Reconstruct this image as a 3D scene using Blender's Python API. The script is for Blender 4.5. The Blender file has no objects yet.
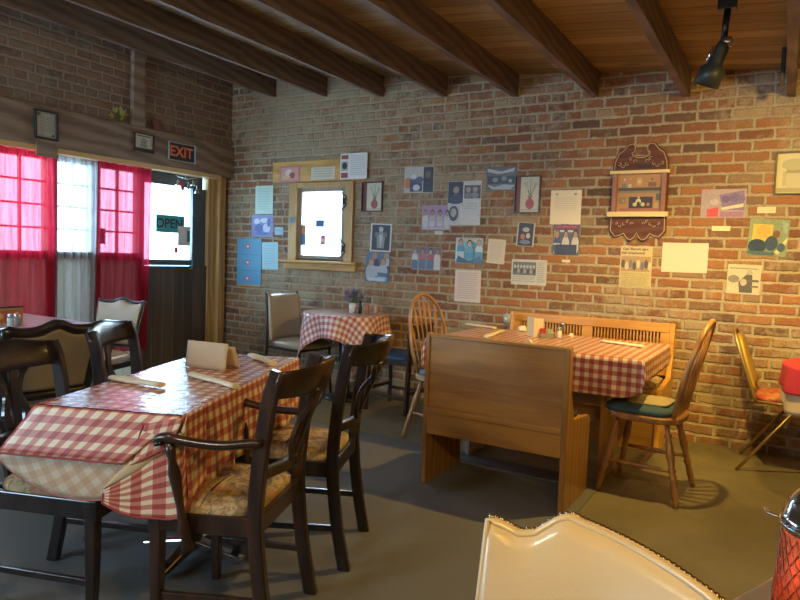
import bpy, bmesh, math, random
import numpy as np
from mathutils import Vector, Matrix, noise
random.seed(7)
sc = bpy.context.scene
COL = sc.collection
PI = math.pi
# ------------------------------------------------------------------ camera
F, H = 650.0, 1.25
def _rz(a): return Matrix.Rotation(a, 3, 'Z')
def _rx(a): return Matrix.Rotation(a, 3, 'X')
BASE = Matrix(((1, 0, 0), (0, 0, -1), (0, 1, 0)))
R3 = _rz(math.radians(30.6)) @ _rx(-math.radians(3.85)) @ BASE @ _rz(math.radians(2.05))
cam = bpy.data.objects.new('camera', bpy.data.cameras.new('camera'))
COL.objects.link(cam)
cam.matrix_world = Matrix.Translation((0, 0, H)) @ R3.to_4x4()
cam.data.sensor_width = 36; cam.data.lens = F / 800 * 36
cam.data.clip_start = 0.02
sc.camera = cam
DY = 5.034      # back wall
LX = -5.20      # left facade
def at(x, y, ax, v):
    """where the sight line of a photo pixel meets the plane axis=v of the room"""
    d = R3 @ Vector((x - 400, 300 - y, -F)); c = Vector((0, 0, H))
    return c + d * ((v - c[ax]) / d[ax])

# ------------------------------------------------------------------ tags and building helpers
def tag(o, label=None, cat=None, group=None, kind=None):
    if label: o['label'] = label
    if cat: o['category'] = cat
    if group: o['group'] = group
    if kind: o['kind'] = kind
    return o
def thing(name, label, cat, loc=(0, 0, 0), rz=0, group=None):
    o = bpy.data.objects.new(name, None); COL.objects.link(o)
    o.location = loc; o.rotation_euler = (0, 0, rz); o.empty_display_size = .1
    return tag(o, label, cat, group)
def kids(o): return [c for c in bpy.data.objects if c.parent == o]
def copy_tree(o, parent=None):
    c = o.copy(); COL.objects.link(c)
    if parent: c.parent = parent
    for k in kids(o): copy_tree(k, c)
    return c

class MB:
    def __init__(s): s.bm = bmesh.new(); s.mats = []
    def mi(s, m):
        if m is None: return 0
        if m not in s.mats: s.mats.append(m)
        return s.mats.index(m)
    def _fin(s, vs, fs, m, smooth=False, M=None):
        k = s.mi(m)
        if M is not None:
            for v in vs: v.co = M @ v.co
        for f in fs: f.material_index = k; f.smooth = smooth
    def box(s, lo, hi, m=None, M=None):
        lo, hi = Vector(lo), Vector(hi)
        vs = [s.bm.verts.new((x, y, z)) for x in (lo.x, hi.x) for y in (lo.y, hi.y) for z in (lo.z, hi.z)]
        fs = [s.bm.faces.new([vs[i] for i in q]) for q in ((0, 1, 3, 2), (4, 6, 7, 5), (0, 4, 5, 1), (2, 3, 7, 6), (0, 2, 6, 4), (1, 5, 7, 3))]
        s._fin(vs, fs, m, False, M); return s
    def beam(s, a, b, w, h, m=None, up=(0, 0, 1), w2=None, h2=None):
        """rectangular bar from a to b, w across, h along up"""
        a, b = Vector(a), Vector(b); d = (b - a).normalized(); up = Vector(up)
        sx = d.cross(up).normalized(); sy = sx.cross(d).normalized()
        w2 = w2 or w; h2 = h2 or h; vs = []
        for p, ww, hh in ((a, w, h), (b, w2, h2)):
            for i, j in ((-1, -1), (1, -1), (1, 1), (-1, 1)):
                vs.append(s.bm.verts.new(p + sx * i * ww / 2 + sy * j * hh / 2))
        fs = [s.bm.faces.new([vs[i] for i in q]) for q in ((3, 2, 1, 0), (4, 5, 6, 7), (0, 1, 5, 4), (1, 2, 6, 5), (2, 3, 7, 6), (3, 0, 4, 7))]
        s._fin(vs, fs, m); return s
    def sweep(s, pts, w, h=None, m=None, up=(0, 0, 1), n=8, square=False, closed=False, smooth=True):
        """tube (or square bar) along points; w, h numbers or lists; up sets the section's h direction"""
        pts = [Vector(p) for p in pts]; N = len(pts); up = Vector(up)
        W = w if isinstance(w, (list, tuple)) else [w] * N
        if h is None: h = w
        Hh = h if isinstance(h, (list, tuple)) else [h] * N
        rings = []
        for i, p in enumerate(pts):
            if closed: d = pts[(i + 1) % N] - pts[i - 1]
            else: d = pts[min(i + 1, N - 1)] - pts[max(i - 1, 0)]
            d.normalize(); u = up
            if abs(d.dot(u)) > .97: u = Vector((1, 0, 0)) if abs(d.x) < .9 else Vector((0, 1, 0))
            sx = d.cross(u).normalized(); sy = sx.cross(d).normalized()
            if square:
                c = .22
                prof = []
                for (i1, j1) in ((-1, -1), (1, -1), (1, 1), (-1, 1)):
                    prof.append((i1, j1))
                pr = [(-1, -1 + c), (-1 + c, -1), (1 - c, -1), (1, -1 + c), (1, 1 - c), (1 - c, 1), (-1 + c, 1), (-1, 1 - c)]
            else:
                pr = [(math.cos(2 * PI * k / n), math.sin(2 * PI * k / n)) for k in range(n)]
            rings.append([s.bm.verts.new(p + sx * a * W[i] + sy * b * Hh[i]) for a, b in pr])
        k = len(rings[0]); fs = []
        R = range(N) if closed else range(N - 1)
        for i in R:
            A, B = rings[i], rings[(i + 1) % N]
            for j in range(k):
                fs.append(s.bm.faces.new((A[j], A[(j + 1) % k], B[(j + 1) % k], B[j])))
        s._fin([], fs, m, smooth and not square)
        if not closed:
            e = [s.bm.faces.new(list(reversed(rings[0]))), s.bm.faces.new(rings[-1])]
            s._fin([], e, m)
        return s
    def lathe(s, prof, m=None, loc=(0, 0, 0), n=20, M=None, axis_to=None):
        """prof: list of (r, z); axis_to: end point - the profile's z runs 0..1 from loc to axis_to"""
        loc = Vector(loc)
        if axis_to is not None:
            d = Vector(axis_to) - loc; L = d.length; q = Vector((0, 0, 1)).rotation_difference(d)
            T = Matrix.Translation(loc) @ q.to_matrix().to_4x4() @ Matrix.Diagonal((1, 1, L, 1))
        else: T = Matrix.Translation(loc)
        if M is not None: T = T @ M
        rings = []; vs = []
        for r, z in prof:
            if r < 1e-5: v = s.bm.verts.new((0, 0, z)); rings.append([v]); vs.append(v)
            else:
                ring = [s.bm.verts.new((r * math.cos(2 * PI * k / n), r * math.sin(2 * PI * k / n), z)) for k in range(n)]
                rings.append(ring); vs += ring
        fs = []
        for A, B in zip(rings, rings[1:]):
            if len(A) == 1 and len(B) == 1: continue
            for j in range(n):
                j2 = (j + 1) % n
                if len(A) == 1: fs.append(s.bm.faces.new((A[0], B[j2], B[j])))
                elif len(B) == 1: fs.append(s.bm.faces.new((A[j], A[j2], B[0])))
                else: fs.append(s.bm.faces.new((A[j], A[j2], B[j2], B[j])))
        s._fin(vs, fs, m, True, T)
        for ring, rev in ((rings[0], True), (rings[-1], False)):
            if len(ring) > 1:
                f = s.bm.faces.new(list(reversed(ring)) if rev else ring); s._fin([], [f], m)
        return s
    def prism(s, poly, t, m=None, M=None, smooth=False):
        """poly in local xy, extruded z 0..t"""
        a = [s.bm.verts.new((p[0], p[1], 0)) for p in poly]; b = [s.bm.verts.new((p[0], p[1], t)) for p in poly]
        n = len(poly); fs = [s.bm.faces.new(list(reversed(a))), s.bm.faces.new(b)]
        for i in range(n): fs.append(s.bm.faces.new((a[i], a[(i + 1) % n], b[(i + 1) % n], b[i])))
        s._fin(a + b, fs, m, False, M); return s
    def grid(s, fn, nu, nv, m=None, uv=None, closed_u=False):
        """surface fn(u,v) u,v in 0..1; uv(u,v) gives texture metres"""
        V = [[s.bm.verts.new(fn(i / nu, j / nv)) for j in range(nv + 1)] for i in range(nu + 1)]
        L = s.bm.loops.layers.uv.verify(); k = s.mi(m)
        for i in range(nu):
            for j in range(nv):
                q = ((i, j), (i + 1, j), (i + 1, j + 1), (i, j + 1))
                f = s.bm.faces.new([V[a][b] for a, b in q]); f.material_index = k; f.smooth = True
                if uv:
                    for lp, (a, b) in zip(f.loops, q): lp[L].uv = uv(a / nu, b / nv)
        return s
    def quad(s, pts, m=None):
        f = s.bm.faces.new([s.bm.verts.new(p) for p in pts]); s._fin([], [f], m); return s
    def text(s, st, size, m, M, bold=0.0):
        cu = bpy.data.curves.new('t', 'FONT'); cu.body = st; cu.size = size; cu.extrude = .0004; cu.offset = size * .02 if size > .1 else .0004
        cu.align_x = 'CENTER'; cu.align_y = 'CENTER'; cu.resolution_u = 3
        ob = bpy.data.objects.new('t', cu); COL.objects.link(ob)
        dg = bpy.context.evaluated_depsgraph_get(); me = bpy.data.meshes.new_from_object(ob.evaluated_get(dg))
        me.transform(M); n0 = len(s.bm.faces); s.bm.from_mesh(me); s.bm.faces.ensure_lookup_table()
        k = s.mi(m)
        for f in s.bm.faces[n0:]: f.material_index = k
        bpy.data.objects.remove(ob); bpy.data.meshes.remove(me); bpy.data.curves.remove(cu); return s
    def build(s, name, mat=None, parent=None, bevel=0, sub=0, solid=0, seg=2, mat2=None, normals=True):
        if normals: bmesh.ops.recalc_face_normals(s.bm, faces=s.bm.faces[:])
        me = bpy.data.meshes.new(name); s.bm.to_mesh(me); s.bm.free()
        if s.mats:
            for m in s.mats: me.materials.append(m)
        elif mat: me.materials.append(mat)
        if mat2: me.materials.append(mat2)
        o = bpy.data.objects.new(name, me); COL.objects.link(o)
        if parent: o.parent = parent
        if sub: md = o.modifiers.new('s', 'SUBSURF'); md.levels = md.render_levels = sub
        if solid:
            md = o.modifiers.new('t', 'SOLIDIFY'); md.thickness = solid; md.offset = -1
            if mat2: md.material_offset = 1
        if bevel:
            md = o.modifiers.new('b', 'BEVEL'); md.width = bevel; md.segments = seg; md.limit_method = 'ANGLE'; md.angle_limit = math.radians(40)
            md.harden_normals = False
        return o
def arc(c, r, a0, a1, n, f=None):
    return [(c[0] + r * math.cos(a0 + (a1 - a0) * i / n), c[1] + r * math.sin(a0 + (a1 - a0) * i / n)) for i in range(n + 1)]

# ------------------------------------------------------------------ node materials
class NT:
    def __init__(s, name):
        s.m = bpy.data.materials.new(name); s.m.use_nodes = True; s.t = s.m.node_tree
        s.t.nodes.clear(); s.out = s.n('ShaderNodeOutputMaterial')
    def n(s, typ, **kw):
        x = s.t.nodes.new(typ)
        for k, v in kw.items(): setattr(x, k, v)
        return x
    def put(s, sock, v):
        if hasattr(v, 'is_linked') or isinstance(v, bpy.types.NodeSocket): s.t.links.new(v, sock)
        elif isinstance(v, (tuple, list)):
            sock.default_value = tuple(v) + ((1,) if len(v) == 3 and len(sock.default_value) == 4 else ())
        else: sock.default_value = v
    def math(s, op, a, b=0.0, c=None, clamp=False):
        x = s.n('ShaderNodeMath', operation=op); x.use_clamp = clamp
        s.put(x.inputs[0], a); s.put(x.inputs[1], b)
        if c is not None: s.put(x.inputs[2], c)
        return x.outputs[0]
    def coords(s, kind='Object'): return s.n('ShaderNodeTexCoord').outputs[kind]
    def sep(s, v):
        x = s.n('ShaderNodeSeparateXYZ'); s.put(x.inputs[0], v); return x.outputs
    def comb(s, a, b, c=0.0):
        x = s.n('ShaderNodeCombineXYZ'); s.put(x.inputs[0], a); s.put(x.inputs[1], b); s.put(x.inputs[2], c); return x.outputs[0]
    def scale(s, v, k):
        x = s.n('ShaderNodeVectorMath', operation='MULTIPLY'); s.put(x.inputs[0], v); x.inputs[1].default_value = k; return x.outputs[0]
    def noise(s, v, sc_, det=3, rough=.55, dist=0, out='Fac'):
        x = s.n('ShaderNodeTexNoise'); s.put(x.inputs['Vector'], v); x.inputs['Scale'].default_value = sc_
        x.inputs['Detail'].default_value = det; x.inputs['Roughness'].default_value = rough; x.inputs['Distortion'].default_value = dist
        return x.outputs[out]
    def white(s, v, out='Value', dim='3D'):
        x = s.n('ShaderNodeTexWhiteNoise', noise_dimensions=dim); s.put(x.inputs['Vector'], v); return x.outputs[out]
    def ramp(s, fac, stops, interp='LINEAR'):
        x = s.n('ShaderNodeValToRGB'); x.color_ramp.interpolation = interp; e = x.color_ramp.elements
        while len(e) < len(stops): e.new(.5)
        for k, (p, c) in zip(e, stops):
            k.position = p; k.color = tuple(c) + (1,) if len(c) == 3 else c
        s.put(x.inputs[0], fac); return x.outputs[0]
    def mix(s, f, a, b, mode='MIX'):
        x = s.n('ShaderNodeMix', data_type='RGBA', blend_type=mode); s.put(x.inputs[0], f); s.put(x.inputs[6], a); s.put(x.inputs[7], b)
        return x.outputs[2]
    def rng(s, v, a, b, c=0.0, d=1.0):
        x = s.n('ShaderNodeMapRange'); s.put(x.inputs[0], v)
        for i, k in enumerate((a, b, c, d)): x.inputs[i + 1].default_value = k
        return x.outputs[0]
    def bump(s, h, dist=.002, strength=1.0):
        x = s.n('ShaderNodeBump'); s.put(x.inputs['Height'], h); x.inputs['Distance'].default_value = dist; x.inputs['Strength'].default_value = strength
        return x.outputs[0]
    def bsdf(s, col, rough=.5, normal=None, **kw):
        x = s.n('ShaderNodeBsdfPrincipled'); s.put(x.inputs['Base Color'], col); s.put(x.inputs['Roughness'], rough)
        if normal is not None: s.put(x.inputs['Normal'], normal)
        for k, v in kw.items(): s.put(x.inputs[k.replace('_', ' ')], v)
        s.t.links.new(x.outputs[0], s.out.inputs[0]); return x
_flat = {}
def flat(c, rough=.6, metal=0.0, coat=0.0, var=0.0):
    key = (tuple(c), rough, metal, coat, var)
    if key in _flat: return _flat[key]
    t = NT('mat'); col = c
    v = t.coords()
    if var:
        nz = t.noise(v, 9, 3)
        col = t.mix(nz, tuple(x * (1 - var) for x in c), tuple(min(1, x * (1 + var)) for x in c))
    x = t.bsdf(col, rough, Metallic=metal)
    x.inputs['Coat Weight'].default_value = coat; x.inputs['Coat Roughness'].default_value = .12
    _flat[key] = t.m; return t.m
_ph = {}
def photo(c, g=.5):
    k = (tuple(c), g)
    if k not in _ph:
        t = NT('print_ink'); v = t.coords(); n = t.noise(v, 95, 3, .7); n2 = t.noise(v, 28, 2, .6, out='Color')
        b = t.mix(.05, tuple(c), n2); col = t.mix(t.rng(n, .3, .7), tuple(x * .68 for x in c), b)
        t.bsdf(col, g); _ph[k] = t.m
    return _ph[k]
def wood(name, c1, c2, axis=0, scale=1.0, rough=.4, coat=.3, knots=False):
    t = NT(name); v = t.coords('Object')
    k = [14, 14, 14]; k[axis] = 1.1
    w = t.scale(v, tuple(x * scale for x in k))
    n1 = t.noise(w, 1.0, 4, .6, 1.2); n2 = t.noise(w, 5.5, 3, .6)
    wv = t.n('ShaderNodeTexWave', wave_type='RINGS'); t.put(wv.inputs['Vector'], t.scale(v, tuple(x * scale * (.16 if i != axis else .6) for i, x in enumerate(k))))
    wv.inputs['Scale'].default_value = 2.2; wv.inputs['Distortion'].default_value = 6; wv.inputs['Detail'].default_value = 2
    f = t.math('ADD', t.math('MULTIPLY', n1, .5), t.math('MULTIPLY', wv.outputs['Fac'], .25)); f = t.math('ADD', f, t.math('MULTIPLY', n2, .3))
    col = t.ramp(f, [(.36, c1), (.66, c2)])
    x = t.bsdf(col, rough, t.bump(n2, .0006)); x.inputs['Coat Weight'].default_value = coat; x.inputs['Coat Roughness'].default_value = .15
    return t.m
def brick(name, ua, old=True, dull=0.0):
    """individually coloured bricks in running bond; ua = horizontal axis index"""
    t = NT(name); v = t.coords('Object')
    dn = t.noise(v, 6, 3, .6, out='Color'); dn2 = t.noise(v, 45, 2, .6, out='Color')
    vm = t.n('ShaderNodeVectorMath', operation='MULTIPLY_ADD'); t.put(vm.inputs[0], dn); vm.inputs[1].default_value = (.016,) * 3; t.put(vm.inputs[2], v)
    vm2 = t.n('ShaderNodeVectorMath', operation='MULTIPLY_ADD'); t.put(vm2.inputs[0], dn2); vm2.inputs[1].default_value = (.011,) * 3; t.put(vm2.inputs[2], vm.outputs[0])
    S = t.sep(vm2.outputs[0]); u, z = S[ua], S[2]
    RH, BL = .0735, .222
    zr = t.math('DIVIDE', z, RH); row = t.math('FLOOR', zr)
    rr = t.white(t.comb(row, 3.3)); hdr = t.math('GREATER_THAN', t.white(t.comb(row, 9.1)), .86)
    bl = t.math('SUBTRACT', BL, t.math('MULTIPLY', hdr, .105))
    off = t.math('ADD', t.math('MULTIPLY', t.math('MODULO', t.math('ADD', row, 100), 2.0), .5), t.math('MULTIPLY', rr, .22))
    ur = t.math('ADD', t.math('DIVIDE', u, bl), off); cu = t.math('FLOOR', ur)
    fu = t.math('FRACT', ur); fz = t.math('FRACT', zr)
    du = t.math('MULTIPLY', t.math('MINIMUM', fu, t.math('SUBTRACT', 1.0, fu)), bl)
    dz = t.math('MULTIPLY', t.math('MINIMUM', fz, t.math('SUBTRACT', 1.0, fz)), RH)
    d = t.math('MINIMUM', du, dz)
    mort = t.rng(t.math('ADD', d, t.math('MULTIPLY', t.math('SUBTRACT', t.noise(v, 17, 3, .7), .5), -.022)), .0055, .0135, 1.0, 0.0)                # 1 = mortar
    idv = t.comb(cu, row, 1.7)
    w = t.white(idv); w2 = t.white(t.comb(cu, row, 5.1))
    col = t.ramp(w, [(0, (.17, .065, .038)), (.2, (.30, .115, .045)), (.4, (.43, .175, .06)), (.55, (.25, .095, .05)), (.68, (.38, .18, .075)), (.8, (.10, .06, .045)), (.88, (.24, .12, .065)), (.94, (.44, .31, .17)), (1, (.13, .07, .05))])
    n1 = t.noise(v, 26, 4, .65); n3 = t.noise(v, 90, 3, .7)
    col = t.mix(t.rng(n1, .35, .7, 0, .38), col, t.mix(w2, (.16, .08, .055), (.46, .25, .13)))
    mcol = t.mix(t.noise(v, 14, 3), (.38, .31, .20), (.56, .48, .33))
    # smears of old mortar and lime on the brick faces
    big = t.noise(v, 1.3, 4, .62, .4); fine = t.noise(v, 13, 5, .75)
    S0 = t.sep(v)
    sm = t.math('ADD', t.math('MULTIPLY', big, .75), t.math('MULTIPLY', fine, .60))
    if old:
        reg = t.math('MULTIPLY', t.rng(S0[ua], -4.9, -4.3, 0, 1), t.rng(S0[ua], -2.0, -3.4, 0, 1))
        reg = t.math('MULTIPLY', reg, t.rng(S0[2], .6, 1.1, 0, 1))
        sm = t.math('ADD', sm, t.math('MULTIPLY', reg, .11))
        top = t.rng(S0[2], 2.2, 2.5, 0, .07); sm = t.math('ADD', sm, top)
    sm = t.rng(sm, .675, .83, 0, .75)
    col = t.mix(sm, col, mcol); fcol = t.mix(mort, col, mcol)
    fcol = t.mix(t.rng(n3, .35, .75, 0, .5), fcol, (.11, .07, .045))
    if dull: fcol = t.mix(dull, fcol, (.20, .165, .15))
    hgt = t.math('SUBTRACT', t.math('ADD', t.math('MULTIPLY', n1, .35), t.math('MULTIPLY', n3, .18)), t.math('MULTIPLY', mort, .8))
    t.bsdf(fcol, .85, t.bump(hgt, .009, 1.0)); return t.m
def gingham(name, P=.052, cream=(.80, .70, .50), red=(.36, .03, .03), mid=(.56, .20, .14), rough=.35, coat=.25, crinkle=0, wash=0, rot=0):
    t = NT(name); uv = t.coords('UV')
    if rot:
        mp = t.n('ShaderNodeMapping'); t.put(mp.inputs[0], uv); mp.inputs['Rotation'].default_value = (0, 0, rot); uv = mp.outputs[0]
    S = t.sep(uv); ms = []
    for k in (0, 1): ms.append(t.math('LESS_THAN', t.math('FRACT', t.math('DIVIDE', S[k], P)), .5))
    both = t.math('MULTIPLY', ms[0], ms[1]); any_ = t.math('MAXIMUM', ms[0], ms[1])
    c = t.mix(any_, cream, mid); c = t.mix(both, c, red)
    wv = t.math('FRACT', t.math('DIVIDE', S[0], .0022)); wz = t.math('FRACT', t.math('DIVIDE', S[1], .0022))
    c = t.mix(t.math('MULTIPLY', t.math('LESS_THAN', wv, .5), .10), c, (.9, .85, .75))
    if wash: c = t.mix(wash, c, (.58, .44, .28))
    ob = t.coords('Object')
    if crinkle:
        h = t.math('ADD', t.noise(ob, 22, 3, .6, 1.5), t.math('MULTIPLY', t.noise(ob, 70, 2, .5), .25))
        nrm = t.bump(h, crinkle, 1)
    else: nrm = t.bump(t.noise(ob, 14, 2), .003, .6)
    x = t.bsdf(c, rough, nrm); x.inputs['Coat Weight'].default_value = coat; x.inputs['Coat Roughness'].default_value = .1
    t.put(x.inputs['Coat Normal'], nrm); return t.m
def floral(name, base=(.50, .37, .19)):
    t = NT(name); v = t.coords('Object')
    w = t.noise(v, 11, 2, .5, .8)
    a = t.ramp(t.noise(v, 17, 3, .6, 1.6), [(.38, base), (.46, (.58, .43, .22)), (.55, (.38, .24, .11)), (.6, (.26, .17, .09)), (.64, base)])
    b = t.ramp(t.noise(t.scale(v, (1, 1.3, 1)), 13, 2, .5, 2.5), [(.52, (0, 0, 0)), (.56, (1, 1, 1))])
    c = t.mix(t.math('MULTIPLY', b, .65), a, (.15, .12, .08)); b2 = t.rng(t.noise(v, 8, 2, .5, 2), .57, .61)
    c = t.mix(b2, c, (.42, .20, .10))
    t.bsdf(c, .8, t.bump(t.noise(v, 200, 2), .0008)); return t.m
def leather(name, c, rough=.32, coat=.4):
    t = NT(name); v = t.coords('Object')
    col = t.mix(t.noise(v, 4, 3), tuple(x * .9 for x in c), tuple(min(1, x * 1.08) for x in c))
    x = t.bsdf(col, rough, t.bump(t.noise(v, 160, 2), .0006)); x.inputs['Coat Weight'].default_value = coat; x.inputs['Coat Roughness'].default_value = .2
    return t.m
def sheer(name, c, dens):
    t = NT(name); v = t.coords('Object'); S = t.sep(v)
    d = t.n('ShaderNodeBsdfDiffuse'); t.put(d.inputs[0], c)
    tr = t.n('ShaderNodeBsdfTranslucent'); t.put(tr.inputs[0], c)
    tp = t.n('ShaderNodeBsdfTransparent'); t.put(tp.inputs[0], tuple(min(1, x * .8 + .22) for x in c))
    m1 = t.n('ShaderNodeMixShader'); m1.inputs[0].default_value = .6
    t.t.links.new(d.outputs[0], m1.inputs[1]); t.t.links.new(tr.outputs[0], m1.inputs[2])
    nz = t.noise(t.scale(v, (1, 1, .06)), 38, 3, .6)
    m2 = t.n('ShaderNodeMixShader'); t.put(m2.inputs[0], t.rng(nz, .3, .7, dens - .18, dens + .15))
    t.t.links.new(tp.outputs[0], m2.inputs[1]); t.t.links.new(m1.outputs[0], m2.inputs[2])
    t.t.links.new(m2.outputs[0], t.out.inputs[0]); return t.m
def emit(c, s):
    t = NT('glow'); e = t.n('ShaderNodeEmission'); t.put(e.inputs[0], c); e.inputs[1].default_value = s
    t.t.links.new(e.outputs[0], t.out.inputs[0]); return t.m
def glassm(name='clear_glass', c=(1, 1, 1), rough=0.0, mixf=.9):
    t = NT(name); g = t.n('ShaderNodeBsdfGlossy'); g.inputs['Roughness'].default_value = .03
    tp = t.n('ShaderNodeBsdfTransparent'); t.put(tp.inputs[0], c)
    m = t.n('ShaderNodeMixShader'); m.inputs[0].default_value = 1 - mixf
    t.t.links.new(tp.outputs[0], m.inputs[1]); t.t.links.new(g.outputs[0], m.inputs[2]); t.t.links.new(m.outputs[0], t.out.inputs[0]); return t.m

M_brick_b = brick('brick_back', 0); M_brick_l = brick('brick_left', 1, False, .45)
M_oak = wood('oak', (.30, .135, .032), (.48, .245, .062), 0); M_oakv = wood('oak_upright', (.30, .135, .032), (.47, .24, .06), 2)
M_oaky = wood('oak_deep', (.26, .115, .038), (.42, .22, .075), 1); M_goldoak = wood('golden_oak', (.55, .25, .035), (.74, .38, .07), 0)
M_joist = wood('joist_wood', (.11, .075, .055), (.21, .15, .11), 1, rough=.6, coat=.0)
M_beamw = wood('rough_beam', (.20, .135, .095), (.36, .26, .185), 1, .6, rough=.7, coat=0)
M_dark = wood('dark_stain', (.010, .007, .007), (.026, .016, .013), 2, rough=.3, coat=.5)
M_brownd = wood('brown_stain', (.022, .011, .008), (.052, .024, .014), 2, rough=.32, coat=.5)
M_pine = wood('pine_trim', (.46, .27, .09), (.66, .43, .17), 2, rough=.5, coat=.1)
M_pinex = wood('pine_board', (.50, .27, .07), (.70, .42, .13), 0, rough=.5, coat=.1)
M_plankd = wood('door_planks', (.055, .042, .034), (.12, .09, .07), 2, .8, rough=.6, coat=0)
M_wind = wood('windsor_wood', (.27, .12, .035), (.44, .22, .07), 2, rough=.35, coat=.4)
M_wind2 = wood('windsor_pale', (.36, .17, .06), (.52, .27, .10), 2, rough=.35, coat=.4)
M_gloss = gingham('red_check_vinyl', rough=.25, coat=.55, crinkle=.0022)
M_ging = gingham('red_check', P=.050); M_gingf = gingham('red_check_faded', cream=(.75, .7, .66), red=(.40, .07, .07), mid=(.6, .3, .27))
M_under = gingham('check_reverse', wash=.4, rot=.75, rough=.7, coat=0, cream=(.66, .60, .52), red=(.45, .25, .16), mid=(.55, .38, .25))
M_floral = floral('floral_seat'); M_floral2 = floral('floral_cushion', (.35, .30, .22))
M_cream = leather('cream_leather', (.78, .62, .38), .28, .6); M_creamd = leather('beige_leather', (.55, .44, .3), .35, .3)
M_tanpanel = leather('tan_fabric', (.30, .24, .16), .8, 0)
M_black = flat((.012, .012, .014), .4, 0, .3); M_blackm = flat((.02, .02, .022), .35, .6)
M_chrome = flat((.75, .76, .78), .12, 1.0); M_gold = flat((.42, .30, .12), .4, .8); M_brass = flat((.45, .34, .2), .25, 1.0)
M_steel = flat((.45, .46, .47), .3, 1.0)
M_paper = flat((.78, .72, .58), .8); M_white = flat((.8, .8, .78), .7); M_napkin = flat((.80, .74, .60), .85, 0, 0, .06)

# ------------------------------------------------------------------ room
def struct(o): o['kind'] = 'structure'; return o
ZC = lambda x: 2.381 - .092 * x          # underside of the joists
JD = .18                                  # joist depth
RX, RY = 2.3, -2.7                        # right wall, rear wall
# floor : concrete with a dark carpet
t = NT('concrete'); v = t.coords()
c = t.ramp(t.noise(v, 1.6, 5, .6, .4), [(.3, (.135, .115, .068)), (.55, (.20, .17, .10)), (.75, (.26, .225, .14))])
c = t.mix(t.rng(t.noise(v, 60, 3), .3, .7, 0, .3), c, (.12, .1, .06))
t.bsdf(c, t.rng(t.noise(v, 4, 3), .3, .7, .35, .6), t.bump(t.noise(v, 30, 3), .001)); M_conc = t.m
t = NT('carpet'); v = t.coords()
c = t.mix(t.noise(v, 2.2, 4), (.145, .137, .125), (.205, .193, .175)); c = t.mix(t.rng(t.noise(v, 240, 2, .7), .3, .7, 0, .55), c, (.09, .085, .078))
t.bsdf(c, .95, t.bump(t.noise(v, 320, 2), .002)); M_carpet = t.m
struct(MB().box((LX - .2, RY - .1, -.1), (RX + .1, DY + .1, 0), M_conc).build('floor'))
cp = MB().box((LX + .1, RY, 0), (-.82, 3.765, .005), M_carpet).build('floor_carpet'); struct(cp)
# back wall with a window opening
WX0, WX1, WZ0, WZ1 = at(292, 255, 1, DY).x, at(347, 180, 1, DY).x, at(318, 259, 1, DY).z, at(320, 184, 1, DY).z
m = MB(); T = .32
m.box((LX - .2, DY, 0), (WX0, DY + T, 3.1)); m.box((WX1, DY, 0), (RX + .1, DY + T, 3.1))
m.box((WX0, DY, 0), (WX1, DY + T, WZ0)); m.box((WX0, DY, WZ1), (WX1, DY + T, 3.1))
struct(m.build('wall_back', M_brick_b))
# left wall: brick above the header, timber front below
struct(MB().box((LX - .12, RY, 2.0), (-5.10, DY, 3.1)).build('wall_left', M_brick_l))
M_plast = flat((.34, .25, .17), .9, 0, 0, .1)
m = MB(); m.box((RX, RY - .1, 0), (RX + .12, DY + .1, 3.1)); struct(m.build('wall_right', M_brick_l))
m = MB()
m.box((LX - .2, RY - .12, 0), (-5.0, RY, 3.1)); m.box((-3.2, RY - .12, 0), (RX + .1, RY, 3.1)); m.box((-5.0, RY - .12, 0), (-3.2, RY, .8)); m.box((-5.0, RY - .12, 2.1), (-3.2, RY, 3.1))
struct(m.build('wall_rear', M_plast))
# ceiling boards and joists
t = NT('ceiling_boards'); v = t.coords(); S = t.sep(v)
pw = t.math('DIVIDE', S[1], .14); fr = t.math('FRACT', pw); idr = t.white(t.comb(t.math('FLOOR', pw), t.math('FLOOR', t.math('DIVIDE', S[0], 1.6)), 2.0))
seam = t.rng(t.math('MINIMUM', fr, t.math('SUBTRACT', 1.0, fr)), .0, .05, 1, 0)
g = t.noise(t.scale(v, (1.5, 16, 1)), 1.6, 4, .6, .8); kn = t.rng(t.noise(t.scale(v, (4, 9, 1)), 1, 2), .70, .76)
c = t.ramp(t.math('ADD', t.math('MULTIPLY', g, .7), t.math('MULTIPLY', idr, .3)), [(.25, (.20, .135, .05)), (.5, (.31, .215, .08)), (.75, (.46, .34, .16))])
c = t.mix(t.math('MULTIPLY', kn, .6), c, (.10, .05, .02)); c = t.mix(seam, c, (.06, .035, .02))
t.bsdf(c, .65, t.bump(t.math('SUBTRACT', g, seam), .002)); M_ceil = t.m
def slopebox(x0, x1, y0, y1, o0, o1, m):
    mb = MB(); vs = []
    for x in (x0, x1):
        for y in (y0, y1):
            for o in (o0, o1): vs.append(mb.bm.verts.new((x, y, ZC(x) + o)))
    for q in ((0, 1, 3, 2), (4, 6, 7, 5), (0, 4, 5, 1), (2, 3, 7, 6), (0, 2, 6, 4), (1, 5, 7, 3)): mb.bm.faces.new([vs[i] for i in q])
    return mb
struct(slopebox(LX - .2, RX + .1, RY - .1, DY + .02, JD, JD + .05, None).build('ceiling', M_ceil))
for k in range(-1, 9):
    x = -3.86 + k * .6395
    if x > RX: break
    j = slopebox(x - .05, x, RY, DY - .005, 0, JD + .001, None).build('ceiling_joist', M_joist)
    sh = ['against the left brick wall end', 'over the left end of the pine board', 'above the right window edge', 'above the leaning snapshots', 'above the paired portrait sheet', 'above the pinned letter', 'just left of the black spotlight', 'at the right picture edge', 'over the right aisle', 'beyond'][k + 1]
    struct(j)
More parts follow.
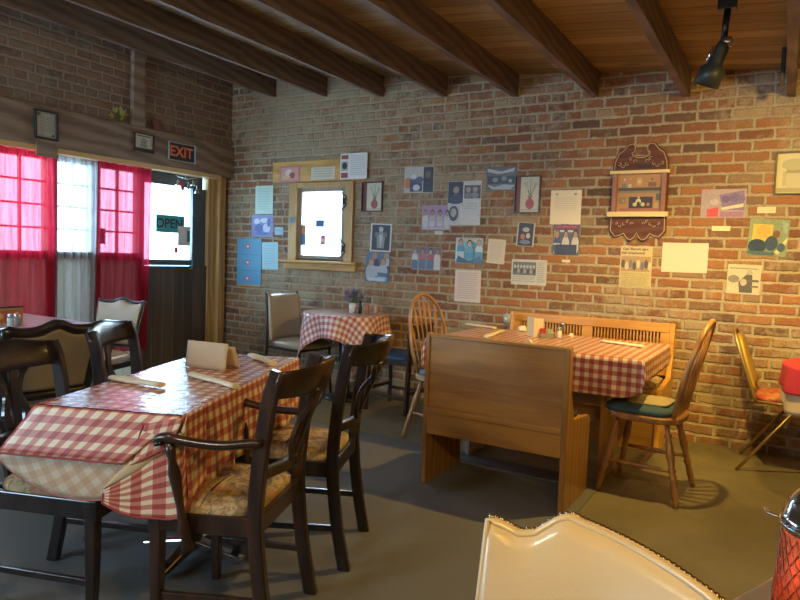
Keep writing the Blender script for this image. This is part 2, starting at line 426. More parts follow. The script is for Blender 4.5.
# header beam, brackets, post on the left wall
struct(MB().box((-5.225, RY, 2.012), (-5.06, DY - .003, 2.325)).build('trim_1', M_beamw, bevel=.006))
tg = MB().box((-5.20, RY, 1.972), (-5.064, 4.86, 2.0115)); struct(tg.build('trim_2', flat((.75, .50, .22), .4, 0, .3)))
struct(MB().box((-5.10, 3.80, 2.326), (-5.05, 3.92, 2.98)).build('trim_3', M_beamw, bevel=.004))
# window_1..3 : posts, rails, muntins, panes, panel boards
M_wf = wood('window_paint', (.16, .10, .07), (.24, .17, .12), 2, rough=.6, coat=0)
t = NT('milky_board'); ds = t.n('ShaderNodeBsdfDiffuse'); ds.inputs[0].default_value = (.7, .6, .5, 1); tl = t.n('ShaderNodeBsdfTranslucent'); tl.inputs[0].default_value = (.50, .46, .40, 1)
mx = t.n('ShaderNodeMixShader'); mx.inputs[0].default_value = .45; t.t.links.new(ds.outputs[0], mx.inputs[1]); t.t.links.new(tl.outputs[0], mx.inputs[2]); t.t.links.new(mx.outputs[0], t.out.inputs[0]); M_pale = t.m
M_pane = glassm('window_pane')
bays = [(1.9, 2.62), (2.70, 3.08), (3.16, 3.46), (3.54, 3.97)]
bays = [(1.20, 1.95), (2.05, 2.62), (2.70, 3.10), (3.18, 3.50), (3.57, 3.97)]
SZ = 1.19
for i, (a, b) in enumerate(bays):
    m = MB()
    m.box((LX - .08, a - .05, 0), (LX + .02, a, 2.0)); m.box((LX - .08, b, 0), (LX + .02, b + .05, 2.0))
    m.box((LX - .08, a, SZ - .06), (LX + .03, b, SZ)); m.box((LX - .06, a, 1.93), (LX + .0, b, 2.0))
    n = 2
    for k in range(1, n): y = a + (b - a) * k / n; m.box((LX - .05, y - .008, SZ), (LX - .02, y + .008, 1.94))
    for k in range(1, 4): z = SZ + (1.94 - SZ) * k / 4; m.box((LX - .049, a, z - .008), (LX - .021, b, z + .008))
    w = m.build('window_%d' % (i + 1), M_wf); struct(w)
    struct(MB().box((LX - .045, a, SZ), (LX - .040, b, 1.94)).build('window_%d_pane' % (i + 1), M_pane, w))
    m = MB(); k = 0; y = a
    while y < b - .01:
        e = min(y + .085, b); m.box((LX - .04, y + .003, 0), (LX - .015, e - .003, SZ - .05)); y = e
    struct(m.build('window_%d_panel' % (i + 1), M_pale, w))
struct(MB().box((LX - .08, RY, 0), (LX, 1.15, 2.0)).build('wall_left_plain', M_plankd))
# door
t = NT('door_grey'); t.bsdf(t.mix(t.noise(t.coords(), 12, 3), (.07, .085, .095), (.11, .13, .14)), .5); M_dgrey = t.m
d0, d1 = 4.03, 4.87
door = struct(MB().box((LX - .05, d0, 1.86), (LX - .01, d1 - .12, 1.99)).box((LX - .05, 4.62, .0), (LX - .01, 4.79, 1.86)).box((LX - .05, d0 - .03, 1.08), (LX - .01, 4.62, 1.136)).box((LX - .05, d0 - .05, 0), (LX - .01, d0 + .0, 1.99)).build('door_1', M_dgrey))
struct(MB().box((LX - .035, d0, 1.136), (LX - .03, 4.62, 1.86)).build('door_glass', M_pane, door))
t = NT('plank_boards'); v = t.coords(); S_ = t.sep(v); w = t.white(t.comb(t.math('FLOOR', t.math('DIVIDE', t.math('SUBTRACT', S_[1], d0 - .04), .126)), 1.0))
c = t.mix(w, (.065, .055, .05), (.17, .125, .09)); c = t.mix(t.rng(t.noise(t.scale(v, (20, 20, 1.5)), 1, 4), .35, .7, 0, .6), c, (.05, .04, .035)); t.bsdf(c, .6); M_plankb = t.m
m = MB()
for k in range(7):
    y = d0 - .04 + k * .126; m.box((LX - .009, y + .002, 0.0), (LX + .014, y + .124, 1.055))
m.box((LX - .01, d0 - .05, 1.055), (LX + .02, 4.99, 1.075))
struct(m.build('door_plank_panel', M_plankb, door, bevel=.002))
m = MB().sweep([(LX + .015, 4.56, 1.05), (LX + .06, 4.56, 1.05), (LX + .06, 4.56, 1.17), (LX + .015, 4.56, 1.17)], .007)
struct(m.build('door_handle', M_steel, door))
struct(MB().box((LX - .05, 4.79, 0), (LX + .03, 4.90, 2.01)).build('trim_4', M_pine, bevel=.004))
struct(MB().box((LX - .08, 4.905, 0), (LX + .07, 4.995, 2.01)).build('trim_5', M_pine, bevel=.004))
struct(MB().box((LX - .12, 4.995, 0), (LX - .0, DY, 2.01)).build('wall_left_brick_reveal', M_brick_l))
# back wall window: casing, sash, glass, sill
def W(x, y): p = at(x, y, 1, DY); return p.x, p.z
cx0, cx1 = at(288, 220, 1, DY - .04).x, at(352, 220, 1, DY - .04).x
wz1 = at(320, 182, 1, DY - .04).z; wz0 = at(320, 261, 1, DY - .04).z
m = MB(); y0, y1 = DY - .035, DY + .06
m.box((cx0, y0, wz0), (cx0 + .09, y1, wz1)); m.box((cx1 - .09, y0, wz0), (cx1, y1, wz1)); m.box((cx0 + .09, y0, wz1 - .045), (cx1 - .09, y1, wz1))
win = struct(m.build('window_6', M_pine, bevel=.004))
struct(MB().box((WX0 - .001, DY + .061, WZ0), (WX0 + .02, DY + T, WZ1)).box((WX1 - .02, DY + .061, WZ0), (WX1 + .001, DY + T, WZ1)).box((WX0, DY + .061, WZ0 - .001), (WX1, DY + T, WZ0 + .02)).build('window_reveal', flat((.8, .8, .78), .7), win))
m = MB(); a, b = cx0 + .09, cx1 - .09; s0, s1 = wz0 + .005, wz1 - .045
m.box((a, DY + .0, s0), (a + .045, DY + .035, s1)); m.box((b - .06, DY, s0), (b, DY + .035, s1)); m.box((a + .045, DY, s1 - .04), (b - .06, DY + .035, s1)); m.box((a + .045, DY, s0), (b - .06, DY + .035, s0 + .045))
struct(m.build('window_sash', wood('grey_sash', (.22, .18, .13), (.34, .28, .2), 2, coat=0, rough=.6), win, bevel=.003))
struct(MB().box((a + .045, DY + .015, s0 + .045), (b - .06, DY + .02, s1 - .04)).build('window_pane', M_pane, win))
for z in (s1 - .14, s0 + .12):
    m = MB()
    for sg in (-1, 1):
        pts = [(b - .01 + .035 * math.sin(q * 1.4) * .8, DY - .042, z + sg * q * .026) for q in [i * .35 for i in range(11)]]
        m.sweep(pts, .006, .004, up=(0, 1, 0), n=6)
    m.box((b - .02, DY - .046, z - .03), (b + .012, DY - .036, z + .03))
    struct(m.build('window_hinge', M_blackm, win))
sx0, sx1 = at(279, 262, 1, DY - .08).x, at(356, 264, 1, DY - .08).x
struct(MB().box((sx0, DY - .10, wz0 - .022), (sx1, DY + .05, wz0 - .0005)).box((sx0 + .03, DY - .05, wz0 - .085), (sx1 - .03, DY - .001, wz0 - .022)).build('window_sill', M_pinex, win, bevel=.004))

# ------------------------------------------------------------------ pictures, papers and frames
def rnd_people(seed, n, pal, y0=.25, y1=.98, bg2=None):
    """simple group photo: heads, hair and torsos side by side"""
    r = random.Random(seed); out = []
    skin = [(.55, .33, .22), (.62, .40, .28), (.48, .28, .18)]
    for row in (0, 1) if n > 4 else (0,):
        nn = n // (2 if n > 4 else 1)
        for i in range(nn):
            u = (i + .5) / nn + r.uniform(-.02, .02) + (.5 / nn if row == 0 and n > 4 else 0) * .5
            if u > .97: continue
            hw = .30 / nn; t0 = y0 + row * .22 + r.uniform(-.03, .03)
            out.append(('e', u, t0 + .36, hw * 1.45, .30, r.choice(pal)))
            out.append(('r', max(0.02, u - hw * 1.35), t0 + .36, min(.98, u + hw * 1.35), y1, r.choice(pal)))
            out.append(('e', u, t0 - .01, hw * .85, .13, r.choice([(.05, .03, .02), (.15, .08, .04), (.3, .2, .1)])))
            out.append(('e', u, t0 + .03, hw * .68, .11, r.choice(skin)))
    return out
def lines(u0, u1, v0, v1, n, c=(.44, .41, .36), seed=1, th=.22):
    r = random.Random(seed); o = []; dv = (v1 - v0) / n
    for i in range(n): o.append(('r', u0, v0 + i * dv, u1 - (r.random() * .25 * (u1 - u0) if i % 4 == 3 else r.random() * .04), v0 + i * dv + dv * th * 1.6, c))
    return o
def picture(name, label, cat, tl, br, bg, shapes=(), frame=None, fw=.018, plane='back', tilt=0, group=None, off=0.0, th=.0016, gloss=.5, depth=.02, mat=None, curl=0, lean=0):
    """flat picture on a wall; tl, br photo pixels of its corners, fixed on the wall's own plane"""
    if plane == 'back':
        off = off if off > .01 or off < 0 else off * .15
        Y = DY - off; a, b = at(tl[0], tl[1], 1, Y), at(br[0], br[1], 1, Y)
        ux, o = Vector((1, 0, 0)), Vector((a.x, Y, a.z)); w, h = b.x - a.x, a.z - b.z; nrm = Vector((0, -1, 0))
    else:
        X = plane + off; a, b = at(tl[0], tl[1], 0, X), at(br[0], br[1], 0, X)
        ux, o = Vector((0, 1, 0)), Vector((X, a.y, a.z)); w, h = b.y - a.y, a.z - b.z; nrm = Vector((1, 0, 0))
    ctr = o + ux * w / 2 - Vector((0, 0, h / 2))
    # local frame: x right, y up, z out of wall
    Mx = Matrix((ux, Vector((0, 0, 1)), nrm)).transposed().to_4x4()
    Mx = Matrix.Translation(ctr) @ Mx @ Matrix.Rotation(math.radians(tilt), 4, 'Z') @ Matrix.Rotation(math.radians(lean), 4, 'X')
    X_ = lambda u: (u - .5) * w
    Z_ = lambda v: (.5 - v) * h
    flat = lambda c, g=.5: photo(c, g) if name in ('photo_print', 'clipping', 'clipping_sheet', 'poster') else globals()['flat'](c, g)
    m = MB(); bgm = mat or flat(bg, gloss); z0 = th if not frame else th
    if curl:
        n = 8; P = []; m.box((-w * .04, -h * .4, -.0018), (w * .04, h * .4, .0004), bgm)
        for i in range(n + 1):
            u = i / n; P.append((X_(u), curl * (2 * u - 1) ** 2))
        for i in range(n):
            (x0, d0_), (x1, d1_) = P[i], P[i + 1]
            vs = [m.bm.verts.new(p) for p in ((x0, -h / 2, d0_), (x1, -h / 2, d1_), (x1, h / 2, d1_), (x0, h / 2, d0_), (x0, -h / 2, d0_ + th), (x1, -h / 2, d1_ + th), (x1, h / 2, d1_ + th), (x0, h / 2, d0_ + th))]
            fs = [m.bm.faces.new([vs[k] for k in q]) for q in ((3, 2, 1, 0), (4, 5, 6, 7), (0, 1, 5, 4), (2, 3, 7, 6))]
            m._fin([], fs, bgm)
    else:
        m.box((-w / 2, -h / 2, -.0018 if (off < .01 and plane == 'back') else 0), (w / 2, h / 2, th), bgm)
    z = th + .0004 + (curl if curl else 0)
    for sh in shapes:
        k = sh[0]
        if k == 'r':
            _, u0, v0, u1, v1, c = sh; m.quad([(X_(u0), Z_(v1), z), (X_(u1), Z_(v1), z), (X_(u1), Z_(v0), z), (X_(u0), Z_(v0), z)], c if not isinstance(c, tuple) else flat(c, gloss))
        elif k == 'e':
            _, u, v_, ru, rv, c = sh; pts = []
            for q in range(14):
                a_ = 2 * PI * q / 14; uu = min(.985, max(.015, u + ru * math.cos(a_))); vv = min(.985, max(.015, v_ + rv * math.sin(-a_))); pts.append((X_(uu), Z_(vv), z))
            m.quad(pts, flat(c, gloss))
        elif k == 'p':
            _, poly, c = sh; m.quad([(X_(u), Z_(v_), z) for u, v_ in poly], flat(c, gloss))
        elif k == 't':
            _, u, v_, size, st, c = sh; m.text(st, size, flat(c, gloss), Matrix.Translation((X_(u), Z_(v_), z)), .0004)
        z += .00025
    if frame is None:
        o = m.build(name, normals=False); o.matrix_world = Mx; tag(o, label, cat, group); return o
    r = thing(name, label, cat, (0, 0, 0), 0, group); r.matrix_world = Mx
    m.build('print', None, r, normals=False)
    f = MB()
    f.box((-w / 2 - fw * .3, h / 2 - fw, -.0015), (w / 2 + fw * .3, h / 2 + fw * .3, depth)); f.box((-w / 2 - fw * .3, -h / 2 - fw * .3, 0), (w / 2 + fw * .3, -h / 2 + fw, depth))
    f.box((-w / 2 - fw * .3, -h / 2 + fw, 0), (-w / 2 + fw, h / 2 - fw, depth)); f.box((w / 2 - fw, -h / 2 + fw, 0), (w / 2 + fw * .3, h / 2 - fw, depth))
    f.build('frame', frame, r, bevel=.002)
    return r
M_frd = wood('frame_dark', (.045, .022, .018), (.09, .04, .03), 0, rough=.35)
WP = 'papers and photos pinned to the brick wall'
K = (.03, .03, .035)
picture('paper_sheet', 'pale green paper sheet pinned high left of the small window', 'paper', (256, 186), (273, 214), (.52, .66, .56), lines(.15, .85, .1, .9, 9, (.42, .54, .46)), off=.002, curl=.004)
picture('poster', 'small purple and white poster under the pale green sheet', 'poster', (252, 215), (273, 237), (.30, .30, .62), [('e', .25, .3, .14, .14, (.8, .82, .9)), ('e', .6, .25, .2, .12, (.75, .78, .9)), ('e', .35, .6, .2, .2, (.12, .16, .5)), ('e', .7, .6, .17, .22, (.7, .75, .9)), ('e', .5, .85, .3, .08, (.12, .2, .55)), ('e', .8, .35, .08, .2, (.15, .18, .5))], off=.002)
picture('card', 'little blue card stuck beside the purple poster', 'card', (275, 227), (283, 235), (.38, .58, .68), [('r', .1, .4, .9, .5, (.3, .45, .55))], off=.002)
ob = picture('wall_calendar', 'blue three-panel hanging with red emblems near the corner', 'wall hanging', (238, 238), (261, 287), (.12, .33, .50), sum([[('r', 0.02, k / 3 + .005, .98, k / 3 + .012, (.05, .15, .25)), ('e', .45, k / 3 + .17, .10, .055, (.65, .12, .14)), ('e', .45, k / 3 + .17, .05, .025, (.75, .7, .7))] for k in range(3)], []) + [('r', 0, .97, 1, 1, (.7, .35, .08))], off=.003, th=.008)
picture('paper_sheet', 'light cyan sheet hung askew right of the blue three-panel hanging', 'paper', (262.5, 242), (278, 270), (.42, .66, .70), lines(.15, .85, .12, .85, 8, (.34, .55, .6)), off=.002, tilt=2, curl=.003)
# pine board above window with three pictures
bx0, bz1 = W(275, 166); bx1, bz0 = W(367, 178)
pb = MB().box((bx0, DY - .03, at(320, 182, 1, DY).z + .004), (bx1, DY - .001, at(320, 160.5, 1, DY).z)); tag(pb.build('pine_board', M_pinex, bevel=.003), 'orange pine board fixed to the brick above the small window', 'board')
picture('card', 'pink picture card at the left end of the pine board', 'picture card', (280, 166.5), (300, 181.5), (.60, .22, .20), [('r', .08, .1, .92, .9, (.66, .34, .28)), ('e', .45, .45, .18, .25, (.75, .6, .5)), ('e', .62, .6, .14, .2, (.4, .08, .1)), ('e', .35, .7, .2, .1, (.7, .5, .2))], off=.031)
picture('card', 'cream lettered card at the middle of the pine board', 'card', (311.5, 167.5), (335, 179), (.66, .62, .46), lines(.08, .92, .12, .9, 4, (.48, .45, .34)), off=.031)
picture('notice', 'white notice with maroon picture column at the right end of the pine board', 'notice', (341, 154), (367, 178.5), (.76, .76, .72), [('r', .04, .06, .3, .22, (.30, .06, .05)), ('r', .04, .3, .3, .68, (.45, .45, .45)), ('e', .17, .48, .1, .14, K), ('r', .04, .75, .3, .95, (.32, .07, .06))] + lines(.38, .94, .1, .9, 10, (.5, .5, .5)), off=.031, th=.006)
bf = MB()
for sg in (-1, 1):
    bf.prism([(0, 0), (sg * .028, .03), (sg * .036, .008), (sg * .02, -.002), (sg * .034, -.02), (sg * .018, -.034)][::sg], .004)
bf.lathe([(.001, -.03), (.004, -.02), (.004, .02), (.001, .028)], None, (0, 0, .003), 6, Matrix.Rotation(PI / 2, 4, 'X'))
o = bf.build('butterfly_ornament', flat((.10, .30, .42), .4)); p = at(292, 220, 1, DY - .038); o.matrix_world = Matrix.Translation(p) @ Matrix.Rotation(PI / 2, 4, 'X'); tag(o, 'small blue butterfly ornament on the left window casing', 'ornament')
vase_sh = [('r', .0, .0, .22, 1, (.20, .07, .07)), ('r', .22, 0, 1, 1, (.62, .56, .42)), ('e', .6, .75, .17, .15, (.38, .10, .08)), ('r', .54, .55, .66, .7, (.36, .10, .08)), ('e', .6, .55, .1, .03, (.42, .14, .1)), ('p', [(.58, .55), (.4, .2), (.43, .18), (.61, .5)], (.2, .26, .14)), ('p', [(.6, .55), (.6, .12), (.63, .12), (.64, .55)], (.2, .26, .14)), ('p', [(.62, .52), (.8, .2), (.83, .22), (.65, .55)], (.2, .26, .14)), ('e', .42, .2, .09, .05, (.4, .48, .34)), ('e', .62, .13, .09, .05, (.45, .5, .38)), ('e', .8, .22, .09, .05, (.38, .45, .34)), ('e', .52, .32, .07, .05, (.5, .52, .4)), ('r', .24, .9, .98, .93, (.4, .35, .25))]
picture('framed_print', 'small framed print of a red vase hung right of the small window', 'framed picture', (363, 182.5), (382.5, 211.5), (.6, .55, .4), vase_sh, M_frd, .008)
picture('framed_print', 'framed print of a red vase hung left of the pinned letter', 'framed picture', (516, 176.5), (539.5, 213), (.6, .55, .4), vase_sh, M_frd, .008)
picture('photo_print', 'dark black and white photo of a robed figure with white edge', 'photo', (371, 223.5), (391, 252), (.78, .78, .76), [('r', .07, .05, .93, .95, (.05, .05, .055)), ('p', [(.5, .12), (.3, .5), (.34, .88), (.66, .88), (.7, .5)], (.34, .33, .34)), ('e', .5, .2, .11, .09, (.6, .58, .56)), ('p', [(.4, .4), (.5, .9), (.6, .4)], (.6, .58, .58)), ('e', .3, .4, .1, .1, (.2, .2, .22)), ('e', .7, .4, .1, .1, (.2, .2, .22))], off=.003, tilt=-1.5)
picture('photo_print', 'blue-toned crowd photo below the robed figure photo', 'photo', (366.5, 252), (389, 283), (.12, .22, .34), [('r', .04, .5, .96, .97, (.10, .32, .45))] + rnd_people(3, 5, [(.10, .2, .35), (.2, .35, .5), (.05, .08, .14), (.5, .55, .6)], .1, .8) + [('e', .5, .9, .4, .06, (.6, .7, .75))], off=.004, tilt=-3, curl=.004)
picture('photo_print', 'photo of uniformed players with white helmet by black edge', 'photo', (405, 167.5), (433.5, 192.5), (.60, .56, .50), [('r', .65, .02, .98, .98, (.06, .06, .08)), ('e', .12, .62, .12, .22, (.7, .25, .08)), ('e', .32, .55, .14, .14, (.10, .12, .2)), ('e', .32, .38, .09, .1, (.75, .75, .75)), ('e', .52, .5, .13, .13, (.12, .14, .25)), ('r', .2, .62, .62, .95, (.08, .1, .2)), ('e', .42, .8, .12, .12, (.75, .74, .7)), ('e', .8, .3, .1, .15, (.2, .15, .12))], off=.003)
picture('clipping_sheet', 'white sheet with two dark portraits above blank lower half', 'clipping', (448.5, 181.5), (480, 225), (.72, .70, .66), [('r', .01, .01, .46, .5, (.05, .06, .10)), ('e', .25, .2, .09, .08, (.5, .32, .24)), ('e', .25, .42, .18, .14, (.08, .09, .16)), ('r', .5, .1, .98, .4, (.12, .12, .14)), ('e', .62, .2, .07, .06, (.55, .38, .3)), ('e', .82, .2, .07, .06, (.5, .35, .28)), ('e', .62, .33, .11, .07, (.25, .25, .28)), ('e', .82, .33, .11, .07, (.3, .3, .32)), ('r', .03, .52, .38, .98, (.6, .6, .6)), ('e', .2, .74, .15, .18, (.12, .12, .13)), ('e', .2, .72, .09, .1, (.5, .48, .46))] + lines(.45, .94, .5, .66, 4, (.55, .53, .5)), off=.002)
picture('photo_print', 'pink and lilac group photo overlapping the two-portrait sheet', 'photo', (422.5, 205.5), (450, 230), (.50, .38, .55), [('r', .02, .02, .98, .4, (.48, .30, .48))] + rnd_people(9, 4, [(.7, .68, .66), (.65, .62, .62), (.6, .5, .5)], .3, .85) + [('r', .02, .9, .98, .98, (.62, .55, .6))], off=.006)
picture('card', 'tiny white tag below the pink group photo', 'tag', (435, 231), (442.5, 234.5), (.68, .62, .50), lines(.1, .9, .2, .8, 2), off=.002)
picture('photo_print', 'wrinkled silvery black photo above left of the vase print', 'photo', (487, 167.5), (516, 190), (.16, .16, .16), [('p', [(.02, .05), (.5, .2), (.95, .04), (.9, .22), (.4, .3), (.04, .2)], (.55, .55, .55)), ('r', .05, .4, .95, .72, (.05, .055, .06)), ('p', [(.03, .75), (.3, .85), (.6, .75), (.97, .8), (.8, .97), (.2, .95)], (.5, .5, .5)), ('e', .3, .55, .1, .1, (.3, .3, .3)), ('e', .6, .5, .1, .1, (.25, .25, .27)), ('e', .8, .6, .06, .08, (.4, .4, .4))], off=.003, gloss=.25)
picture('photo_print', 'photo of four standing people in white and red outfits', 'photo', (412, 246.5), (441, 271), (.34, .30, .30), [('r', .02, .02, .98, .3, (.22, .2, .22))] + rnd_people(14, 4, [(.6, .12, .14), (.70, .66, .64), (.12, .2, .35), (.6, .14, .18)], .2, .95), off=.003, tilt=-1)
picture('photo_print', 'turquoise photo of three blue-clad figures with curled edges', 'photo', (456.5, 237.5), (483, 264), (.16, .38, .44), [('p', [(.02, .02), (.98, .02), (.98, .3), (.5, .1), (.02, .3)], (.55, .52, .38))] + rnd_people(22, 3, [(.08, .30, .5), (.12, .4, .55), (.6, .66, .68)], .2, .8) + [('p', [(.02, .98), (.1, .7), (.5, .92), (.9, .7), (.98, .98)], (.05, .12, .2))], off=.004, gloss=.25, curl=.006)
picture('paper_sheet', 'small tan note pinned left of the dark club photo', 'note', (488, 239), (504.5, 264), (.66, .56, .40), lines(.15, .85, .12, .85, 8, (.55, .45, .32)), off=.002, tilt=-3)
picture('paper_sheet', 'pinkish typed page pinned below the turquoise photo', 'typed page', (455.5, 269.5), (480, 303), (.66, .56, .48), lines(.1, .9, .08, .92, 13, (.50, .38, .34)), off=.002)
picture('photo_print', 'narrow dark photo of people under lights above the newspaper clipping', 'photo', (517.5, 222.5), (534, 246.5), (.62, .56, .46), [('r', .08, .02, .92, .98, (.05, .05, .06)), ('e', .5, .3, .2, .1, (.55, .5, .4)), ('e', .35, .6, .14, .12, (.6, .2, .1)), ('e', .65, .55, .12, .12, (.6, .55, .5)), ('e', .5, .82, .3, .1, (.2, .25, .35))], off=.003, tilt=-3)
picture('clipping', 'newspaper clipping with wide black and white group photo', 'newspaper clipping', (512, 259), (546, 286), (.66, .64, .56), [('r', .04, .1, .7, .62, (.18, .18, .18))] + [('e', .1 + .09 * i, .28, .035, .07, (.55, .55, .53)) for i in range(7)] + [('e', .12 + .09 * i, .46, .04, .09, (.4 if i % 2 else .1,) * 3) for i in range(7)] + lines(.04, .7, .68, .92, 3) + lines(.75, .96, .1, .92, 10), off=.002)
picture('letter', 'tall cream letter pinned above the football photo', 'letter', (551.5, 190.5), (580.5, 224.5), (.80, .70, .47), [('e', .2, .12, .05, .04, (.5, .42, .3)), ('e', .8, .12, .05, .04, (.4, .35, .3))] + lines(.12, .88, .22, .6, 7, (.68, .58, .38)), off=.002, curl=.005)
picture('photo_print', 'photo of three uniformed players under a red banner', 'photo', (554, 224), (578.5, 255.5), (.12, .13, .18), [('r', .03, .02, .97, .2, (.18, .08, .16)), ('r', .1, .05, .9, .12, (.5, .1, .1)), ('r', .25, .2, .75, .26, (.7, .68, .65)), ('r', .02, .2, .1, .98, (.5, .33, .1))] + rnd_people(31, 3, [(.65, .64, .6), (.08, .1, .25), (.7, .68, .6)], .34, .62) + [('r', .12, .66, .92, .98, (.05, .06, .12))], off=.004)
picture('card', 'tiny white slip below the football photo', 'paper slip', (562, 259.5), (570, 262.5), (.72, .62, .45), [], off=.002)
M_news = flat((.60, .44, .22), .7)
picture('clipping', 'yellowed newspaper clipping with black headline below the wooden shelf', 'newspaper clipping', (621, 246), (650.5, 289), (.64, .50, .27), [('t', .47, .065, .024, "Cats' Barnett signs", (.015, .01, .008)), ('t', .40, .16, .024, 'with Greyhounds', (.015, .01, .008)), ('r', .04, .24, .96, .60, (.42, .28, .13))] + [('e', .1 + .12 * i, .42 + .05 * (i % 2), .06, .1, [(.1, .08, .06), (.65, .55, .4), (.2, .18, .2)][i % 3]) for i in range(8)] + [('r', .04, .62, .96, .98, (.56, .47, .20))] + lines(.08, .92, .65, .96, 7, (.46, .37, .16)), off=.002)
picture('paper_sheet', 'wide blank cream sheet right of the headline clipping', 'paper', (663, 242.5), (707, 273.5), (.60, .56, .47), [], off=.002, curl=.006)
picture('photo_print', 'purple and pink football photo with red block', 'photo', (702, 189.5), (745, 218), (.50, .38, .40), [('p', [(.4, .2), (.95, .05), (.98, .75), (.5, .7)], (.28, .2, .38)), ('e', .55, .35, .1, .12, (.18, .12, .3)), ('e', .75, .3, .12, .14, (.2, .14, .36)), ('e', .9, .35, .08, .14, (.22, .16, .4)), ('p', [(.15, .7), (.4, .62), (.4, .96), (.14, .96)], (.75, .07, .07)), ('p', [(.45, .65), (.95, .5), (.95, .62), (.5, .72)], (.85, .75, .5)), ('r', .45, .78, .96, .96, (.42, .2, .4)), ('e', .3, .45, .1, .1, (.6, .55, .5))], off=.003, gloss=.3)
picture('card', 'small white label under the purple football photo', 'label', (712, 226), (730, 231), (.80, .70, .46), [('r', .08, .45, .9, .6, (.7, .6, .4))], off=.002)
picture('card', 'small white label above the yellow and blue photo', 'label', (757.5, 207), (775.5, 213), (.74, .64, .44), lines(.1, .9, .25, .8, 2, (.6, .5, .34)), off=.002)
picture('photo_print', 'wrinkled yellow and dark blue photo at the right', 'photo', (749.5, 219), (787, 256.5), (.28, .36, .22), [('r', .1, .15, .6, .6, (.72, .55, .12)), ('e', .38, .35, .17, .18, (.75, .45, .1)), ('e', .25, .75, .23, .2, (.03, .06, .12)), ('e', .6, .65, .16, .2, (.04, .08, .16)), ('p', [(.7, .9), (.98, .45), (.98, .6), (.8, .95)], (.75, .68, .4)), ('p', [(.8, .02), (.97, .1), (.95, .4), (.85, .3)], (.35, .48, .4)), ('e', .7, .4, .09, .1, (.2, .1, .06)), ('r', .02, .88, .7, .97, (.08, .16, .22)), ('e', .85, .75, .1, .12, (.05, .12, .2))], off=.004, tilt=-3, gloss=.25, curl=.005)
picture('clipping', 'square black and white newspaper photo low at the right', 'newspaper clipping', (728, 264), (759.5, 295), (.60, .55, .42), [('e', .2, .5, .18, .13, (.25, .23, .2)), ('p', [(.4, .95), (.35, .6), (.6, .3), (.75, .35), (.78, .95)], (.10, .09, .09)), ('e', .66, .26, .09, .09, (.45, .4, .34)), ('r', .6, .5, .95, .58, (.12, .11, .1)), ('r', .7, .7, .95, .76, (.15, .14, .12)), ('e', .15, .8, .1, .1, (.65, .6, .5)), ('r', .05, .12, .9, .15, (.2, .18, .15)), ('e', .5, .6, .1, .12, (.5, .46, .4))], off=.002, tilt=-1)
picture('framed_print', 'framed sepia picture of an arched gateway at the right edge', 'framed picture', (777, 152.5), (812, 194), (.50, .46, .30), [('r', .2, .45, .8, .8, (.38, .34, .22)), ('e', .5, .5, .22, .2, (.24, .22, .15)), ('r', .3, .5, .7, .9, (.42, .39, .27)), ('e', .5, .3, .35, .14, (.34, .33, .22)), ('r', .05, .85, .95, .95, (.3, .27, .18))], flat((.07, .05, .03), .4), .008)
